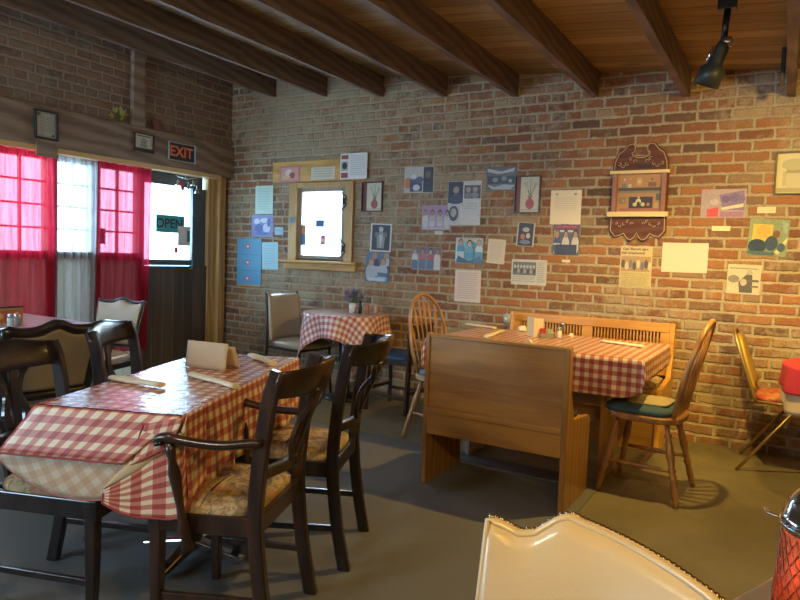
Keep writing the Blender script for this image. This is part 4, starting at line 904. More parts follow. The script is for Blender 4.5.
MB().box((bx0 + .028, by + .02, .385), (bx1 - .028, by + .45, .41)).box((bx0 + .028, by + .42, .30), (bx1 - .028, by + .44, .385)).build('seat', M_oak, r, bevel=.003)
def loose_cushion(name, label, x0, x1, y0, y1, z, h, mat, cat='cushion', rz=0):
    r_ = thing(name, label, cat, ((x0 + x1) / 2, (y0 + y1) / 2, z), rz)
    cushion(x1 - x0, x1 - x0, -(y1 - y0) / 2, (y1 - y0) / 2, 0, h, bow=0).build('pad', mat, r_)
    P = [((math.copysign(abs(math.cos(a)) ** .38, math.cos(a))) * (x1 - x0) / 2 * .985, math.copysign(abs(math.sin(a)) ** .38, math.sin(a)) * (y1 - y0) / 2 * .985, h * .5) for a in [2 * PI * k / 60 for k in range(60)]]
    MB().sweep(P, .004, n=6, closed=True).build('piping', mat, r_); return r_
loose_cushion('seat_cushion', 'dark flowered cushion on the near booth bench', -1.30, -.92, by + .06, by + .43, .412, .05, flat((.04, .045, .06), .9, 0, 0, .4))
loose_cushion('seat_cushion', 'pale flowered cushion on the open end of the near bench', -.0, -.0 + .001, 0, .001, -5, .001, M_floral2) if False else None
# far bench at the wall
r = thing('booth_bench', 'golden oak booth bench against the brick wall behind the table', 'bench', (0, 0, 0))
fx0, fx1, fy = -1.90, -.655, 4.995
for x0, x1 in ((fx0, fx0 + .035), (fx1 - .035, fx1)):
    poly = [(fy - .46, 0), (fy + .03, 0), (fy + .03, .835), (fy - .02, .84), (fy - .035, .60), (fy - .10, .46), (fy - .46, .43)]
    MB().prism(poly, x1 - x0, None, Matrix(((0, 0, 1, x0), (1, 0, 0, 0), (0, 1, 0, 0), (0, 0, 0, 1)))).build('end_panel', M_goldoak, r, bevel=.006)
a, b = fx0 + .035, fx1 - .035
MB().box((a, fy - .02, .77), (b, fy + .02, .836)).build('top_rail', M_goldoak, r, bevel=.006)
m = MB(); mid = (a + b) / 2

for u0_, u1_ in ((mid - .04, mid + .04), (a, a + .05), (b - .05, b)): MB().box((u0_, fy - .018, .69), (u1_, fy + .01, .77)).build('back_stile', M_goldoak, r)
m = MB(); x = a + .055
while x < b - .055:
    if abs(x - mid) > .045: MB().box((x, fy - .012, .6905), (x + .010, fy + .004, .7695)).build('slat', M_goldoak, r)
    x += .0235
MB().box((a, fy - .02, .46), (b, fy + .01, .69)).build('back_panel', M_goldoak, r)
MB().box((a, fy - .45, .39), (b, fy - .02, .415)).box((a, fy - .44, .0), (b, fy - .42, .39)).build('seat', M_oak, r, bevel=.003)
loose_cushion('seat_cushion', 'brown patterned cushion on the far booth bench right end', -1.10, -.70, fy - .42, fy - .05, .417, .07, M_floral2)
# booth table
r = thing('booth_table', 'oak trestle table standing between the two booth benches', 'table', (0, 0, 0))
tx0, tx1, ty0, ty1 = -1.93, -.615, 3.60, 4.46
MB().box((tx0 + .014, ty0 + .014, .715), (tx1 - .014, ty1 - .014, .740)).build('tabletop', M_oak, r, bevel=.004)
MB().box((-.86, 3.74, 0.0), (-.835, 4.12, .715)).build('trestle_panel', M_oakv, r, bevel=.003)
MB().box((-1.69, 3.74, 0.0), (-1.665, 4.12, .715)).build('trestle_panel', flat((.5, .5, .48), .5), r, bevel=.003)
MB().box((-1.665, 3.915, .3), (-.86, 3.94, .40)).build('stretcher', M_oak, r, bevel=.003)
def drape(name, label, x0, x1, y0, y1, z, dl, dr, df, db, rc, mat, mat2=None, fold=.008, res=.016, off=(0, 0), flare=.05):
    """rectangular cloth over table x0..x1,y0..y1 with drops left,right,front(-y),back"""
    U0, U1, V0, V1 = x0 - dl, x1 + dr, y0 - df, y1 + db
    nu, nv = int((U1 - U0) / res), int((V1 - V0) / res)
    def cl(u, v):
        x = U0 + u * (U1 - U0); y = V0 + v * (V1 - V0)
        for cx_, sx in ((U0 + rc, -1), (U1 - rc, 1)):
            for cy_, sy in ((V0 + rc, -1), (V1 - rc, 1)):
                if (x - cx_) * sx > 0 and (y - cy_) * sy > 0:
                    dx, dy = x - cx_, y - cy_; mx = max(abs(dx), abs(dy)); l = math.hypot(dx, dy)
                    if l > 0: k = mx / l; x, y = cx_ + dx * k, cy_ + dy * k
        return x, y
    def fn(u, v):
        x, y = cl(u, v); qx, qy = min(max(x, x0), x1), min(max(y, y0), y1); d = Vector((x - qx, y - qy)); l = d.length
        if l < 1e-6: return Vector((x, y, z))
        n = d / l; a = math.atan2(n.y, n.x); cor = min(abs(n.x), abs(n.y))
        out = .004 + flare * l + fold * l * 8 * math.sin((x + y) * 26 + a * 3) + cor * .22 * l
        k = min(1, l / .02); return Vector((qx + n.x * out * k, qy + n.y * out * k, z - l * (1 - cor * .10)))
    m = MB().grid(fn, nu, nv, None, uv=lambda u, v: (cl(u, v)[0] + off[0], cl(u, v)[1] + off[1]))
    o = m.build(name, mat, None, solid=.0015, mat2=mat2); 
    if label: tag(o, label, 'tablecloth')
    return o
M_grey_under = flat((.45, .38, .3), .8)
drape('tablecloth', 'red check cloth with rounded corners draped over the booth table', tx0, tx1, ty0, ty1, .7465, .20, .13, .215, .16, .27, M_ging, M_ging, fold=.003, flare=.02)
zt2 = .7485
def bt(px, py, z=zt2): p = at(px, py, 2, z); return Vector((p.x, p.y, z))
napkin('rolled napkin at the far left of the booth table', bt(466, 325), bt(495, 329), .022, .010, 4)
napkin('rolled napkin lying left of the menu card on the booth table', bt(486, 338), bt(502, 332), .024, .012, 5)
napkin('long rolled napkin at the right end of the booth table', bt(602, 342), bt(644, 348), .020, .010, 6)
# crumpled napkin by menu card
def crumple(label, c, rad, seed):
    rr = random.Random(seed); m = MB(); bmesh.ops.create_icosphere(m.bm, subdivisions=3, radius=rad)
    for v_ in m.bm.verts:
        v_.co *= 1 + .35 * noise.noise(v_.co * (1.6 / rad) + Vector((seed, 0, 0))); v_.co.z *= .62; v_.co.z = max(v_.co.z, -rad * .45)
    for f in m.bm.faces: f.smooth = True
    o = m.build('crumpled_napkin', M_napkin); o.location = (c.x, c.y, c.z + rad * .46); tag(o, label, 'napkin'); return o
crumple('crumpled white napkin just left of the menu card', bt(522, 331), .035, 3)
p = bt(530, 348); m = MB(); m.prism([(-.03, 0), (.03, 0), (.008, .045), (-.004, .05)], .03, None, Matrix.Rotation(PI / 2, 4, 'X')); o = m.build('folded_napkin', M_napkin); o.location = p; tag(o, 'small folded napkin tent in front of the menu card', 'napkin')
# menu card
p, q = bt(527, 336), bt(536, 338)
r = thing('menu_card', 'upright folded cream menu card on the booth table', 'menu card', p + Vector((.02, 0, 0)), -.5)
MB().box((-.03, 0, 0), (.035, .002, .13)).build('front_leaf', flat((.82, .68, .38), .6), r); o = MB().box((0, 0, 0), (.06, .002, .125)).build('back_leaf', flat((.72, .56, .30), .6), r); o.location = (.035, .002, 0); o.rotation_euler = (0, 0, .9)
def jar(name, label, cat, px, py, rad, h, mat, lid, lidh=.012, n=16, nm='lid'):
    r_ = thing(name, label, cat, bt(px, py)); MB().lathe([(rad * .9, 0), (rad, .004), (rad, h * .85), (rad * .8, h), (0, h)], None, (0, 0, 0), n).build('body', mat, r_)
    MB().lathe([(rad * .82, h), (rad * .86, h + lidh), (rad * .5, h + lidh + .004), (0, h + lidh + .004)], None, (0, 0, 0), n).build(nm, lid, r_); return r_
rd = flat((.62, .06, .03), .35)
r = thing('sweetener_caddy', 'square caddy of red and green packets on the booth table', 'caddy', bt(546, 337.5), .55)
MB().box((-.045, -.025, 0), (.045, .025, .004)).box((-.045, -.026, 0), (.045, -.024, .03)).box((-.045, .024, 0), (.045, .026, .03)).build('tray', flat((.25, .22, .16), .4), r)
for k in range(8): MB().box((-.043 + k * .0045, -.022, .004), (-.040 + k * .0045, .022, .058 + .002 * (k % 3))).build('packet', rd, r)
for k in range(8): MB().box((-.002 + k * .0052, -.022, .004), (.0015 + k * .0052, .022, .056 + .002 * (k % 2))).build('packet', flat((.30, .42, .22) if k % 3 else (.72, .66, .5), .5), r)
jar('shaker', 'glass salt shaker with grey top on the booth table', 'shaker', 559, 338, .017, .050, flat((.72, .66, .55), .15), M_steel, .022)
jar('shaker', 'dark pepper shaker with steel top behind the salt shaker', 'shaker', 562, 333, .016, .05, flat((.12, .13, .16), .2), M_steel, .02)
jar('jelly_cup', 'small cream cup left of the salt shaker', 'cup', 553, 337, .014, .026, flat((.8, .7, .5), .4), flat((.8, .7, .5), .4), .004)
jar('jelly_cup', 'small white cup right of the shakers', 'cup', 571, 337, .016, .018, flat((.85, .8, .65), .4), flat((.8, .75, .62), .4), .004)
# clear cup at left corner of far bench
r = thing('clear_tumbler', 'clear crumpled glass tumbler at the back left of the booth table', 'tumbler', bt(507, 324)); MB().lathe([(.028, 0), (.036, .075), (.032, .075), (.025, .006), (0, .006)], None, (0, 0, 0), 16).build('body', flat((.5, .55, .6), .1, .3), r); MB().lathe([(.037, .074), (.037, .08), (0, .082)], None, (0, 0, 0), 16).build('lid', flat((.4, .45, .5), .2), r)

# windsor chairs
M_bluec = flat((.045, .095, .13), .9, 0, 0, .25)
w1 = windsor('oak windsor chair with blue cushion at the right end of the booth', (-.61, 3.80, 0), facing(-.997, .07), M_wind, .975, .125, M_bluec, .20)
r = [c for c in kids(w1) if c.name.startswith('seat_cushion')][0]
m = cushion(.26, .24, -.10, .12, .495, .02, bow=0); m.build('tan_patch', flat((.42, .34, .2), .9, 0, 0, .1), r)
w2 = windsor('pale windsor chair with blue cushion at the left end of the booth', (-1.95, 4.0, 0), facing(.95, -.28), M_wind2, .99, .12, flat((.16, .26, .38), .9), .20, flat((.62, .45, .26), .5), arrow=True)

# ------------------------------------------------------------------ blue-seated low chair near the wall
r = thing('low_back_chair', 'dark wooden chair with blue seat behind the left windsor chair', 'chair', (-2.68, 4.55, 0), facing(-1, 0))
for sx in (-1, 1):
    for sy in (-1, 1):
        MB().beam((sx * .19, sy * .19, 0), (sx * .17, sy * .18 + (.02 if sy > 0 else 0), .72 if sy > 0 else .43), .032, .032).build('leg', M_brownd, r, bevel=.003)
for sy in (-1, 1): MB().beam((-.18, sy * .19, .17), (.18, sy * .19, .17), .018, .025).build('stretcher', M_brownd, r)
for sx in (-1, 1): MB().beam((sx * .18, -.19, .13), (sx * .18, .19, .13), .018, .025).build('stretcher', M_brownd, r)
MB().box((-.19, .185, .60), (.19, .205, .71)).build('back_rail', M_brownd, r, bevel=.004)
MB().box((-.19, -.19, .39), (.19, .19, .43)).build('seat_frame', M_brownd, r, bevel=.004)
cushion(.40, .38, -.20, .19, .43, .05).build('seat', flat((.02, .07, .16), .6), r)

# ------------------------------------------------------------------ small round table and vinyl chair
r = thing('pedestal_table', 'small pedestal table under the fan-draped check cloth by the wall', 'table', (-3.26, 4.60, 0))
MB().lathe([(.35, .72), (.36, .725), (.36, .74), (.35, .745)], None, (0, 0, 0), 36).build('tabletop', flat((.2, .14, .1), .5), r)
MB().lathe([(.05, .03), (.05, .72)], None, (0, 0, 0), 16).build('column', M_black, r)
MB().lathe([(.185, 0), (.185, .012), (.10, .035), (.05, .06)], None, (0, 0, 0), 32).build('round_foot', M_black, r)
def round_drape(label, c, R_, z, half, ang, mat, mat2, pleat=9, amp=.02):
    def cl(u, v): return (u - .5) * 2 * half, (v - .5) * 2 * half
    def fn(u, v):
        x, y = cl(u, v); rad = math.hypot(x, y); a = math.atan2(y, x)
        if rad <= R_: return Vector((x, y, z))
        l = rad - R_; k = R_ + .006 + .10 * l + amp * min(1, l * 6) * math.sin(a * pleat + .6) * (1 + l * 2)
        return Vector((math.cos(a) * k, math.sin(a) * k, z - l * .99))
    m = MB().grid(fn, 72, 72, None, uv=cl); o = m.build('tablecloth', mat, None, solid=.0015, mat2=mat2); o.location = (c[0], c[1], 0); o.rotation_euler = (0, 0, ang); return tag(o, label, 'tablecloth')
round_drape('red check cloth hanging in pointed folds from the small wall table', (-3.26, 4.60), .365, .747, .55, math.radians(-78), M_gingf, M_gingf, 8, .018)
def on(px, py, z=.749): p = at(px, py, 2, z); return Vector((p.x, p.y, z))
# lavender pot
r = thing('lavender_plant', 'white cup of lavender sprigs on the small wall table', 'potted plant', (-3.20, 4.62, .749))
MB().lathe([(.030, 0), (.040, .085), (.036, .085), (.028, .01), (0, .01)], None, (0, 0, 0), 18).build('cup', flat((.7, .72, .76), .4), r)
m = MB(); m2 = MB(); rr = random.Random(5)
for k in range(70):
    a = rr.random() * 2 * PI; sp = rr.random() ** .7; tip = Vector((math.cos(a) * .085 * sp, math.sin(a) * .085 * sp, .13 + .07 * rr.random() - .03 * sp)); base = Vector((math.cos(a) * .015, math.sin(a) * .015, .05))
    m.sweep([base, base.lerp(tip, .6), tip], .0012, n=4); m2.lathe([(0, -.004), (.007, .008), (.006, .022), (0, .034)], None, tip, 6)
m.build('stems', flat((.16, .2, .14), .8), r); m2.build('blossoms', flat((.17, .17, .32), .8, 0, 0, .3), r)
r = thing('dark_bottle', 'dark brown bottle just right of the lavender cup', 'bottle', (-3.115, 4.60, .749)); MB().lathe([(.017, 0), (.018, .06), (.010, .08), (.010, .095)], None, (0, 0, 0), 14).build('body', flat((.03, .03, .04), .2), r); MB().lathe([(.012, .095), (.012, .108), (0, .108)], None, (0, 0, 0), 12).build('cap', M_black, r)
o = MB().lathe([(.014, 0), (.014, .07), (.009, .08), (0, .085)], None, (-3.06, 4.63, .749), 12).build('spice_bottle', flat((.45, .2, .1), .3)); tag(o, 'small orange-brown bottle at the right of the wall table', 'bottle')
o = MB().lathe([(.016, 0), (.016, .055), (.012, .07), (0, .074)], None, (-3.02, 4.70, .749), 12).build('spice_bottle', flat((.55, .4, .3), .3)); tag(o, 'small tan bottle behind the orange-brown bottle', 'bottle')
# vinyl chair
r = thing('vinyl_chair', 'beige vinyl chair with slim dark frame left of the wall table', 'chair', (-3.68, 4.50, 0), facing(1, -.12))
def vback(u, v): x = (u - .5) * .40 * (1 - .08 * v); return Vector((x, .19 + .055 * v + .03 * (1 - (2 * u - 1) ** 2), .47 + v * .40))
M_vin = leather('taupe_vinyl', (.46, .40, .32), .28, .5)
m = MB().grid(vback, 14, 12); m.build('backrest', M_vin, r, solid=.035, bevel=0)
for s in (-1, 1):
    MB().sweep(spl([(s * .20, .27, 0), (s * .205, .22, .25), (s * .205, .20, .47), (s * .195, .225, .70), (s * .185, .25, .89)], 4), .012, n=8).build('rear_leg', M_black, r)
    MB().sweep([(s * .19, -.18, .42), (s * .20, -.20, 0)], .011, n=8).build('leg', M_black, r)
MB().box((-.2, -.2, .40), (.2, .22, .425)).build('seat_frame', M_black, r, bevel=.004)
cushion(.42, .40, -.21, .19, .425, .075).build('seat', leather('olive_vinyl', (.40, .34, .22), .28, .5), r)

# ------------------------------------------------------------------ left window table, chairs
LTX0, LTX1, LTY0, LTY1 = -4.75, -3.80, 2.05, 2.62
r = thing('window_table', 'table beside the curtains under a red check cloth', 'table', (0, 0, 0))
MB().box((LTX0 + .012, LTY0 + .012, .715), (LTX1 - .012, LTY1 - .012, .740)).build('tabletop', flat((.2, .14, .1), .5), r, bevel=.004)
for x in (LTX0 + .3, LTX1 - .3): MB().lathe([(.04, .05), (.04, .715)], None, (x, (LTY0 + LTY1) / 2, 0), 14).build('column', M_black, r)
for x in (LTX0 + .3, LTX1 - .3): MB().box((x - .04, LTY0 + .05, 0), (x + .04, LTY1 - .05, .05)).build('foot', M_black, r, bevel=.01)
drape('tablecloth', 'faded red check cloth on the table beside the curtains', LTX0, LTX1, LTY0, LTY1, .7465, .1, .20, .24, .2, .05, M_gingf, M_gingf, fold=.006, res=.02)
# chairs with shield backs
def shield_chair(label, loc, rz, top, W_, frame_m, pad_m, nails=None, ears=.02, hump=.035, arms=False, name='upholstered_chair', front=True, padb=None, fr=.020, bow_=.05):
    """upholstered chair, serpentine top; sitter faces -Y"""
    r_ = thing(name, label, 'chair', loc, rz); hw = W_ / 2; z0 = .50
    def prof(u):   # top line height, u -1..1
        if nails:
            P_ = [(-1, -.016), (-.93, -.018), (-.74, -.032), (-.60, -.028), (-.42, -.004), (-.33, .002), (-.2, -.004), (1.0, -.036)]
            for (a0, b0), (a1, b1) in zip(P_, P_[1:]):
                if u <= a1 + 1e-6: k_ = (u - a0) / (a1 - a0); return top + b0 + (b1 - b0) * k_
        return top - hump + (hump * math.exp(-(u / .28) ** 2) + ears * math.exp(-((abs(u) - 1) / .16) ** 2))
    Z = lambda u, v: z0 + v * (prof(u) - z0); Yb = lambda z: .20 + .10 * (z - z0) / (top - z0)
    def pt(u, v, ins=0):
        if nails: ins *= .1
        x = u * (hw - ins) * (.90 + .10 * v); z = z0 + ins + (prof(u) - ins * 2.0 - z0) * v; return Vector((x, Yb(z) + (bow_ if nails else .02) * (1 - u * u), z))
    m = MB(); m.grid(lambda u, v: pt(2 * u - 1, v, fr) + Vector((0, (-.022 if not nails else -.009) - .022 * (1 - (2 * u - 1) ** 4) * (1 - (2 * v - 1) ** 4), 0)), 30, 16)
    m.build('back_pad', pad_m, r_, solid=.0 or .006)
    m = MB(); m.grid(lambda u, v: pt(2 * u - 1, v, fr) + Vector((0, .020 if not nails else .008, 0)), 30, 16); m.build('back_panel', padb or pad_m, r_, solid=.006)
    P = [pt(-1, k / 12) for k in range(12)] + [pt(-1 + 2 * k / 40, 1) for k in range(41)] + [pt(1, 1 - k / 12) for k in range(1, 13)] + [pt(1 - 2 * k / 12, 0) for k in range(1, 12)]
    MB().sweep(P, fr, .026 if fr > .015 else .010, up=(0, 1, 0), square=False, n=10, closed=True).build('back_frame', frame_m, r_)
    if nails:
        m = MB(); Q = [pt(-1, k / 26, .004) for k in range(26)] + [pt(-1 + 2 * k / 44, 1, .004) for k in range(45)] + [pt(1, 1 - k / 26, .004) for k in range(1, 27)]
        for side_ in (1,):
            for p_ in Q: m.lathe([(.0, -.004), (.0052, -.002), (.0055, .001), (.0042, .004), (0, .0055)], None, p_ + Vector((0, .006, .003)), 8, Matrix.Rotation(-side_ * PI / 4, 4, 'X'))
        o_ = m.build('nailhead_trim', nails, r_); o_['kind'] = 'stuff'
    for s in (-1, 1):
        MB().sweep(spl([(s * (hw - .03), .30, 0), (s * (hw - .03), .22, .25), (s * (hw - .025), .20, .50)], 4), .017, .019, square=True).build('rear_leg', frame_m if nails is None else M_dark, r_)
        MB().sweep([(s * (hw - .02), -.22, .40), (s * (hw - .02), -.23, 0)], [.020, .013], square=True).build('leg', frame_m if nails is None else M_dark, r_)
    MB().box((-hw + .0, -.25, .36), (hw - .0, .22, .41)).build('seat_frame', frame_m if nails is None else M_dark, r_, bevel=.008)
    cushion(W_, W_ - .04, -.25, .20, .41, .08).build('seat', pad_m, r_)
    if arms:
        for s in (-1, 1):
            MB().sweep(spl([(s * (hw - .01), .22, .70), (s * (hw + .02), .0, .68), (s * (hw + .03), -.16, .66), (s * (hw + .0), -.18, .55), (s * (hw - .01), -.12, .41)], 5), .018, .016, n=10).build('armrest', frame_m, r_)
    return r_
shield_chair('dark-framed upholstered chair with tan back panel, turned away from the viewer', (-3.36, 1.90, 0), facing(-1, .10), .86, .45, M_dark, M_tanpanel, ears=.012, hump=.035, fr=.026)
shield_chair('cream upholstered chair against the right red curtain', (-4.30, 2.93, 0), facing(.30, -.95), .85, .40, M_dark, M_creamd, ears=.012, hump=.028, fr=.012)
# menu and shaker at the left edge
def lt(px, py, z=.749): p = at(px, py, 2, z); return Vector((p.x, p.y, z))
p, q = lt(-6, 325), lt(23, 323); ang = math.atan2((q - p).y, (q - p).x)
r = thing('menu_stand', 'orange and red pictured menu standing at the left edge', 'menu', (p + q) / 2, ang); wd_ = (q - p).length
m = MB(); m.box((-wd_ / 2, 0, 0), (wd_ / 2, .003, .11), flat((.60, .36, .16), .4)); m.quad([(-wd_ / 2 + .01, -.001, .01), (wd_ / 2 - .01, -.001, .01), (wd_ / 2 - .01, -.001, .085), (-wd_ / 2 + .01, -.001, .085)], flat((.62, .20, .08), .4))
for k, c_ in enumerate(((.8, .6, .2), (.65, .1, .08), (.8, .7, .45))): m.quad([(wd_ * (-.3 + .28 * k) + .02 * math.cos(q_ * PI / 5), -.002, .05 + .02 * math.sin(q_ * PI / 5)) for q_ in range(10)], flat(c_, .4))
m.build('menu_leaf', None, r, normals=False); MB().box((-wd_ / 2, -.003, .098), (wd_ / 2, -.001, .11)).build('dark_band', flat((.08, .04, .05), .5), r)
r = thing('shaker', 'clear salt shaker in front of the menu stand', 'shaker', lt(11, 328)); MB().lathe([(.020, 0), (.022, .05), (.018, .06)], None, (0, 0, 0), 14).build('body', flat((.55, .58, .6), .1), r); MB().lathe([(.018, .06), (.017, .08), (0, .084)], None, (0, 0, 0), 14).build('lid', M_chrome, r)
r = thing('shaker', 'steel-topped pepper shaker right of the salt shaker', 'shaker', lt(17, 326)); MB().lathe([(.018, 0), (.020, .045), (.017, .055)], None, (0, 0, 0), 14).build('body', flat((.3, .3, .32), .1), r); MB().lathe([(.017, .055), (.016, .07), (0, .074)], None, (0, 0, 0), 14).build('lid', M_chrome, r)

# ------------------------------------------------------------------ right: metal chair and draped table
r = thing('metal_chair', 'gold metal-framed chair with red seat against the right brick wall', 'chair', (.07, 4.70, 0), facing(1, .0))
def mb_(u, v): x = (u - .5) * .36; return Vector((x * (1 - .25 * v ** 3), .20 + .10 * v + .02 * (1 - (2 * u - 1) ** 2), .50 + v * .33 * (1 - .06 * (2 * u - 1) ** 2)))
MB().grid(mb_, 12, 10).build('backrest', flat((.50, .33, .05), .4, .3), r, solid=.022)
P = spl([(-.19, .18, .44), (-.185, .22, .55), (-.165, .29, .75), (-.11, .325, .845), (0, .335, .86), (.11, .325, .845), (.165, .29, .75), (.185, .22, .55), (.19, .18, .44)], 4)
MB().sweep(P, .011, n=8).build('back_frame', M_gold, r)
for s in (-1, 1):
    MB().sweep([(s * .19, -.05, .44), (s * .205, .26, 0)], .010, n=8).build('rear_leg', M_gold, r)
    MB().sweep([(s * .19, -.12, .44), (s * .20, -.24, 0)], .010, n=8).build('leg', M_gold, r)
MB().sweep([(-.19, -.2, .44), (.19, -.2, .44), (.19, .19, .44), (-.19, .19, .44)], .010, n=8, closed=True).build('seat_frame', M_gold, r)
t = NT('red_pattern'); v = t.coords(); c = t.ramp(t.noise(v, 24, 3, .6, 1), [(.4, (.34, .05, .03)), (.52, (.46, .10, .05)), (.6, (.40, .22, .07))]); t.bsdf(c, .7); M_redpat = t.m
cushion(.40, .38, -.22, .19, .445, .05).build('seat', M_redpat, r)
cc = (.455, 4.12)
r = thing('side_table', 'table at the right edge under red and cream cloths', 'table', (cc[0], cc[1], 0))
MB().lathe([(.39, .72), (.40, .73), (.40, .742), (0, .742)], None, (0, 0, 0), 36).build('tabletop', M_brownd, r); MB().lathe([(.05, .03), (.05, .72)], None, (0, 0, 0), 14).build('column', M_black, r); MB().lathe([(.28, 0), (.28, .015), (.06, .05)], None, (0, 0, 0), 30).build('round_foot', M_black, r)
def rd2(name, label, R_, z, dz, mat, amp):
    m = MB()
    def fn(u, v):
        a = 2 * PI * u
        if v < .4: k = R_ * v / .4; return Vector((math.cos(a) * k, math.sin(a) * k, z))
        l = (v - .4) / .6 * dz * (1 + .12 * math.sin(a * 4)); k = R_ + .05 * l + amp * min(1, l * 8) * math.sin(a * 11); return Vector((math.cos(a) * k, math.sin(a) * k, z - l))
    m.grid(fn, 96, 24); o = m.build(name, mat, None, solid=.0015); o.location = (cc[0], cc[1], 0); return tag(o, label, 'tablecloth')
rd2('under_cloth', 'cream cloth hanging below the red one at the right edge', .425, .7465, .22, flat((.62, .48, .30), .8), .010)
rd2('tablecloth', 'crimson cloth on the table at the right edge', .440, .752, .13, flat((.52, .03, .04), .6), .012)

# ------------------------------------------------------------------ foreground: cream chair, jar, own table
v1 = Vector((-.377, .92, 0)); v2 = Vector((-.049, .897, 0))
FGZ = .85
fg = shield_chair('cream leather chair with brass nailheads in the bottom foreground', (-.225, .605, 0), -.07, .868, .325, M_cream, M_cream, nails=M_brass, ears=.018, hump=.040, fr=.006)
r = thing('viewer_table', 'pale tabletop corner at the bottom right edge', 'table', (0, 0, 0))
MB().prism([(-.08, .995), (.037, 1.27), (.68, 1.0), (.42, .40)][::-1], .028, None, Matrix.Translation((0, 0, .72))).build('tabletop', flat((.62, .50, .34), .5), r, bevel=.005); MB().lathe([(.04, .05), (.04, .72)], None, (.4, .7, 0), 16).build('column', M_black, r); MB().lathe([(.25, 0), (.25, .015), (.05, .05)], None, (.4, .7, 0), 24).build('round_foot', M_black, r)
r = thing('candle_jar', 'orange glass candle jar with mesh sleeve and silver lid, bottom right', 'candle jar', (.083, 1.035, .7485))
t = NT('amber_glass'); x = t.bsdf((.95, .38, .16), .15); x.inputs['Transmission Weight'].default_value = .6; x.inputs['IOR'].default_value = 1.3
MB().lathe([(.066, 0), (.072, .01), (.064, .14), (.055, .17), (.050, .175), (.058, .14), (.066, .012), (0, .012)], None, (0, 0, 0), 40).build('glass', t.m, r)
m = MB()
for k in range(30):
    for sg in (-1, 1):
        m.sweep([(math.cos(2 * PI * k / 30 + sg * q * .09) * (.0735 - .008 * q / 13), math.sin(2 * PI * k / 30 + sg * q * .09) * (.0735 - .008 * q / 13), .008 + q * .0105) for q in range(14)], .0011, n=4)
m.build('wire_mesh', flat((.45, .16, .10), .35, .7), r)
MB().lathe([(.066, .150), (.067, .168), (.064, .170), (.060, .188), (.048, .203), (0, .206)], None, (0, 0, 0), 36).build('lid', M_chrome, r)
MB().sweep([(math.cos(a) * .0685, math.sin(a) * .0685, .158) for a in [2 * PI * k / 32 for k in range(32)]], .0022, n=6, closed=True).sweep(spl([(-.068, 0, .158), (-.085, -.01, .165), (-.088, -.015, .172), (-.08, -.012, .168)], 4), .0009, n=6).build('wire_collar', M_chrome, r)
MB().lathe([(0, .02), (.012, .03), (.010, .055), (0, .085)], None, (0, 0, 0), 12).build('flame', emit((1, .35, .08), 40), r)
MB().lathe([(.040, .013), (.040, .04), (0, .04)], None, (0, 0, 0), 20).build('candle', flat((.8, .5, .25), .5), r)

# ------------------------------------------------------------------ spotlight and track
p0 = at(728, 8, 1, 3.6); p1 = at(718, 88, 1, 3.6)
r = thing('track_spotlight', 'black adjustable spotlight hanging from the ceiling', 'spotlight', (p0.x, 3.6, 0))
ztop = ZC(p0.x) + JD - .001
zz = lambda y: at(728, y, 1, 3.6).z
m = MB(); m.box((-.045, -.03, zz(10)), (.04, .03, ztop)); m.build('mount_box', M_black, r, bevel=.004)
m = MB(); m.sweep([(0, 0, zz(10)), (-.01, 0, zz(40))], .016, n=10); m.build('stem', M_blackm, r)
pv = Vector((-.005, 0, zz(42))); dd = Vector((-.075, .02, -.20)).normalized()
m = MB(); m.lathe([(0, -.02), (.026, -.01), (.026, .03), (0, .04)], None, pv, 14, Matrix.Rotation(PI / 2, 4, 'Y')); m.build('swivel', M_steel, r)
m = MB(); e = pv + dd * .21; m.lathe([(.028, 0), (.032, .12), (.034, .45), (.038, .52), (.060, .62), (.062, .995), (.054, 1.0), (.050, .75), (0, .72)], None, pv, 24, None, e); m.build('lamp_head', flat((.02, .025, .025), .5, 0, .1), r)
m = MB(); m.lathe([(.044, .80), (0, .79)], None, pv, 20, None, e); m.build('lens', emit((1, .8, .5), 1.5), r)
m = MB(); m.sweep([pv + dd * .02 + Vector((-.04, -.03, 0)), pv + dd * .10 + Vector((-.035, -.035, 0))], .006, n=6); m.build('bracket', M_chrome, r)
q = at(791, 45, 1, 4.6)
o = MB().box((-.012, -.05, -.1), (.012, .05, .1)).build('joist_bracket', M_black, bevel=.004); o.location = (-.03 - .065, 4.5, ZC(-.05) + .06); tag(o, 'small black bracket on the side of the last joist at right', 'bracket')

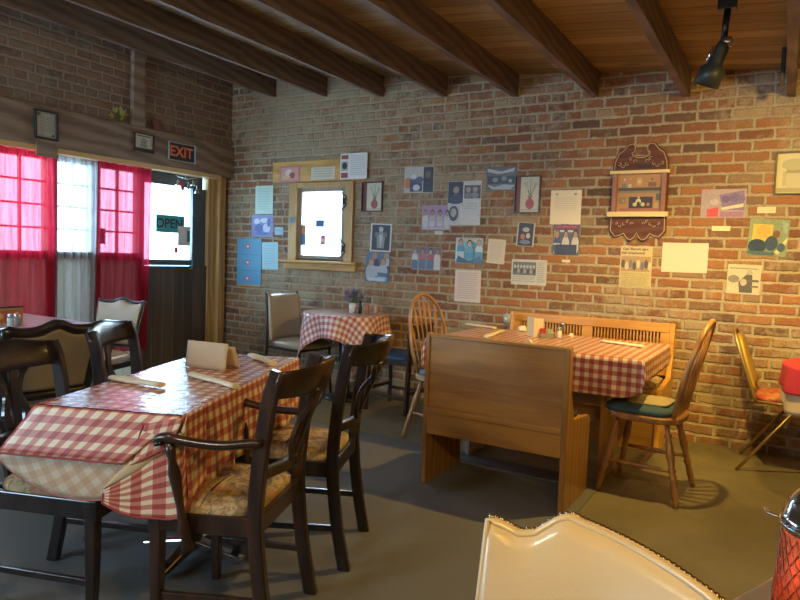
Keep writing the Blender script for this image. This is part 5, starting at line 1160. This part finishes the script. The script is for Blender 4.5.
# ------------------------------------------------------------------ outside and light
struct(MB().box((-14, -6, -.4), (LX - .25, 14, -.3)).build('ground', flat((.55, .54, .5), .8)))
wd = bpy.data.worlds.new('world'); sc.world = wd; wd.use_nodes = True
bg = wd.node_tree.nodes['Background']; bg.inputs[0].default_value = (.38, .70, 1, 1); bg.inputs[1].default_value = 6
def area(name, loc, size, power, col, look, sy=None, spread=PI):
    l = bpy.data.lights.new(name, 'AREA'); l.energy = power; l.color = col; l.size = size
    if sy: l.shape = 'RECTANGLE'; l.size_y = sy
    l.spread = spread; o = bpy.data.objects.new(name, l); COL.objects.link(o); o.location = loc
    o.rotation_euler = (Vector(look) - Vector(loc)).to_track_quat('-Z', 'Z').to_euler(); return o
def spot(name, loc, look, power, col, ang, blend=.6, r=.03):
    l = bpy.data.lights.new(name, 'SPOT'); l.energy = power; l.color = col; l.spot_size = math.radians(ang); l.spot_blend = blend; l.shadow_soft_size = r
    o = bpy.data.objects.new(name, l); COL.objects.link(o); o.location = loc
    o.rotation_euler = (Vector(look) - Vector(loc)).to_track_quat('-Z', 'Y').to_euler(); return o
area('door_daylight', (LX - .30, 4.32, 1.5), .6, 16, (.45, .74, 1), (0, 4.0, 1.0), .75)
area('front_window_daylight', (LX - .30, 2.9, 1.6), 2.0, 36, (.62, .82, 1), (0, 2.6, .8), .8)
area('small_window_daylight', (-3.93, DY + .40, 1.55), .4, 10, (.75, .88, 1), (-3.5, 0, .8), .6)
area('rear_window_daylight', (-4.1, RY - .2, 1.5), 1.8, 60, (.62, .82, 1), (-2.6, 3, 1.0), 1.2)
WARM = (1, .66, .17)
spot('wall_washer', (.25, 3.0, 2.25), (-.25, 5.03, 1.15), 105, WARM, 88, .9, .04)
spot('track_lamp', (-.425, 3.615, 2.10), (-.75, 3.85, 0), 75, WARM, 140, .5, .02)
spot('right_spot', (.9, 3.9, 2.15), (-.05, 5.0, .9), 28, WARM, 90, .7, .02)
def point(name, loc, e, c, r=.12):
    l = bpy.data.lights.new(name, 'POINT'); l.energy = e; l.color = c; l.shadow_soft_size = r; o = bpy.data.objects.new(name, l); COL.objects.link(o); o.location = loc
point('ceiling_lamp', (.7, .3, 2.1), 38, WARM)
point('middle_lamp', (-1.4, .3, 2.25), 24, (1, .90, .76))

vs = sc.view_settings; sc.display_settings.display_device = 'sRGB'; vs.view_transform = 'Standard'; vs.look = 'None'; vs.gamma = 1; vs.exposure = 0.72; vs.use_curve_mapping = False
sc.cycles.max_bounces = 8; sc.cycles.transparent_max_bounces = 12
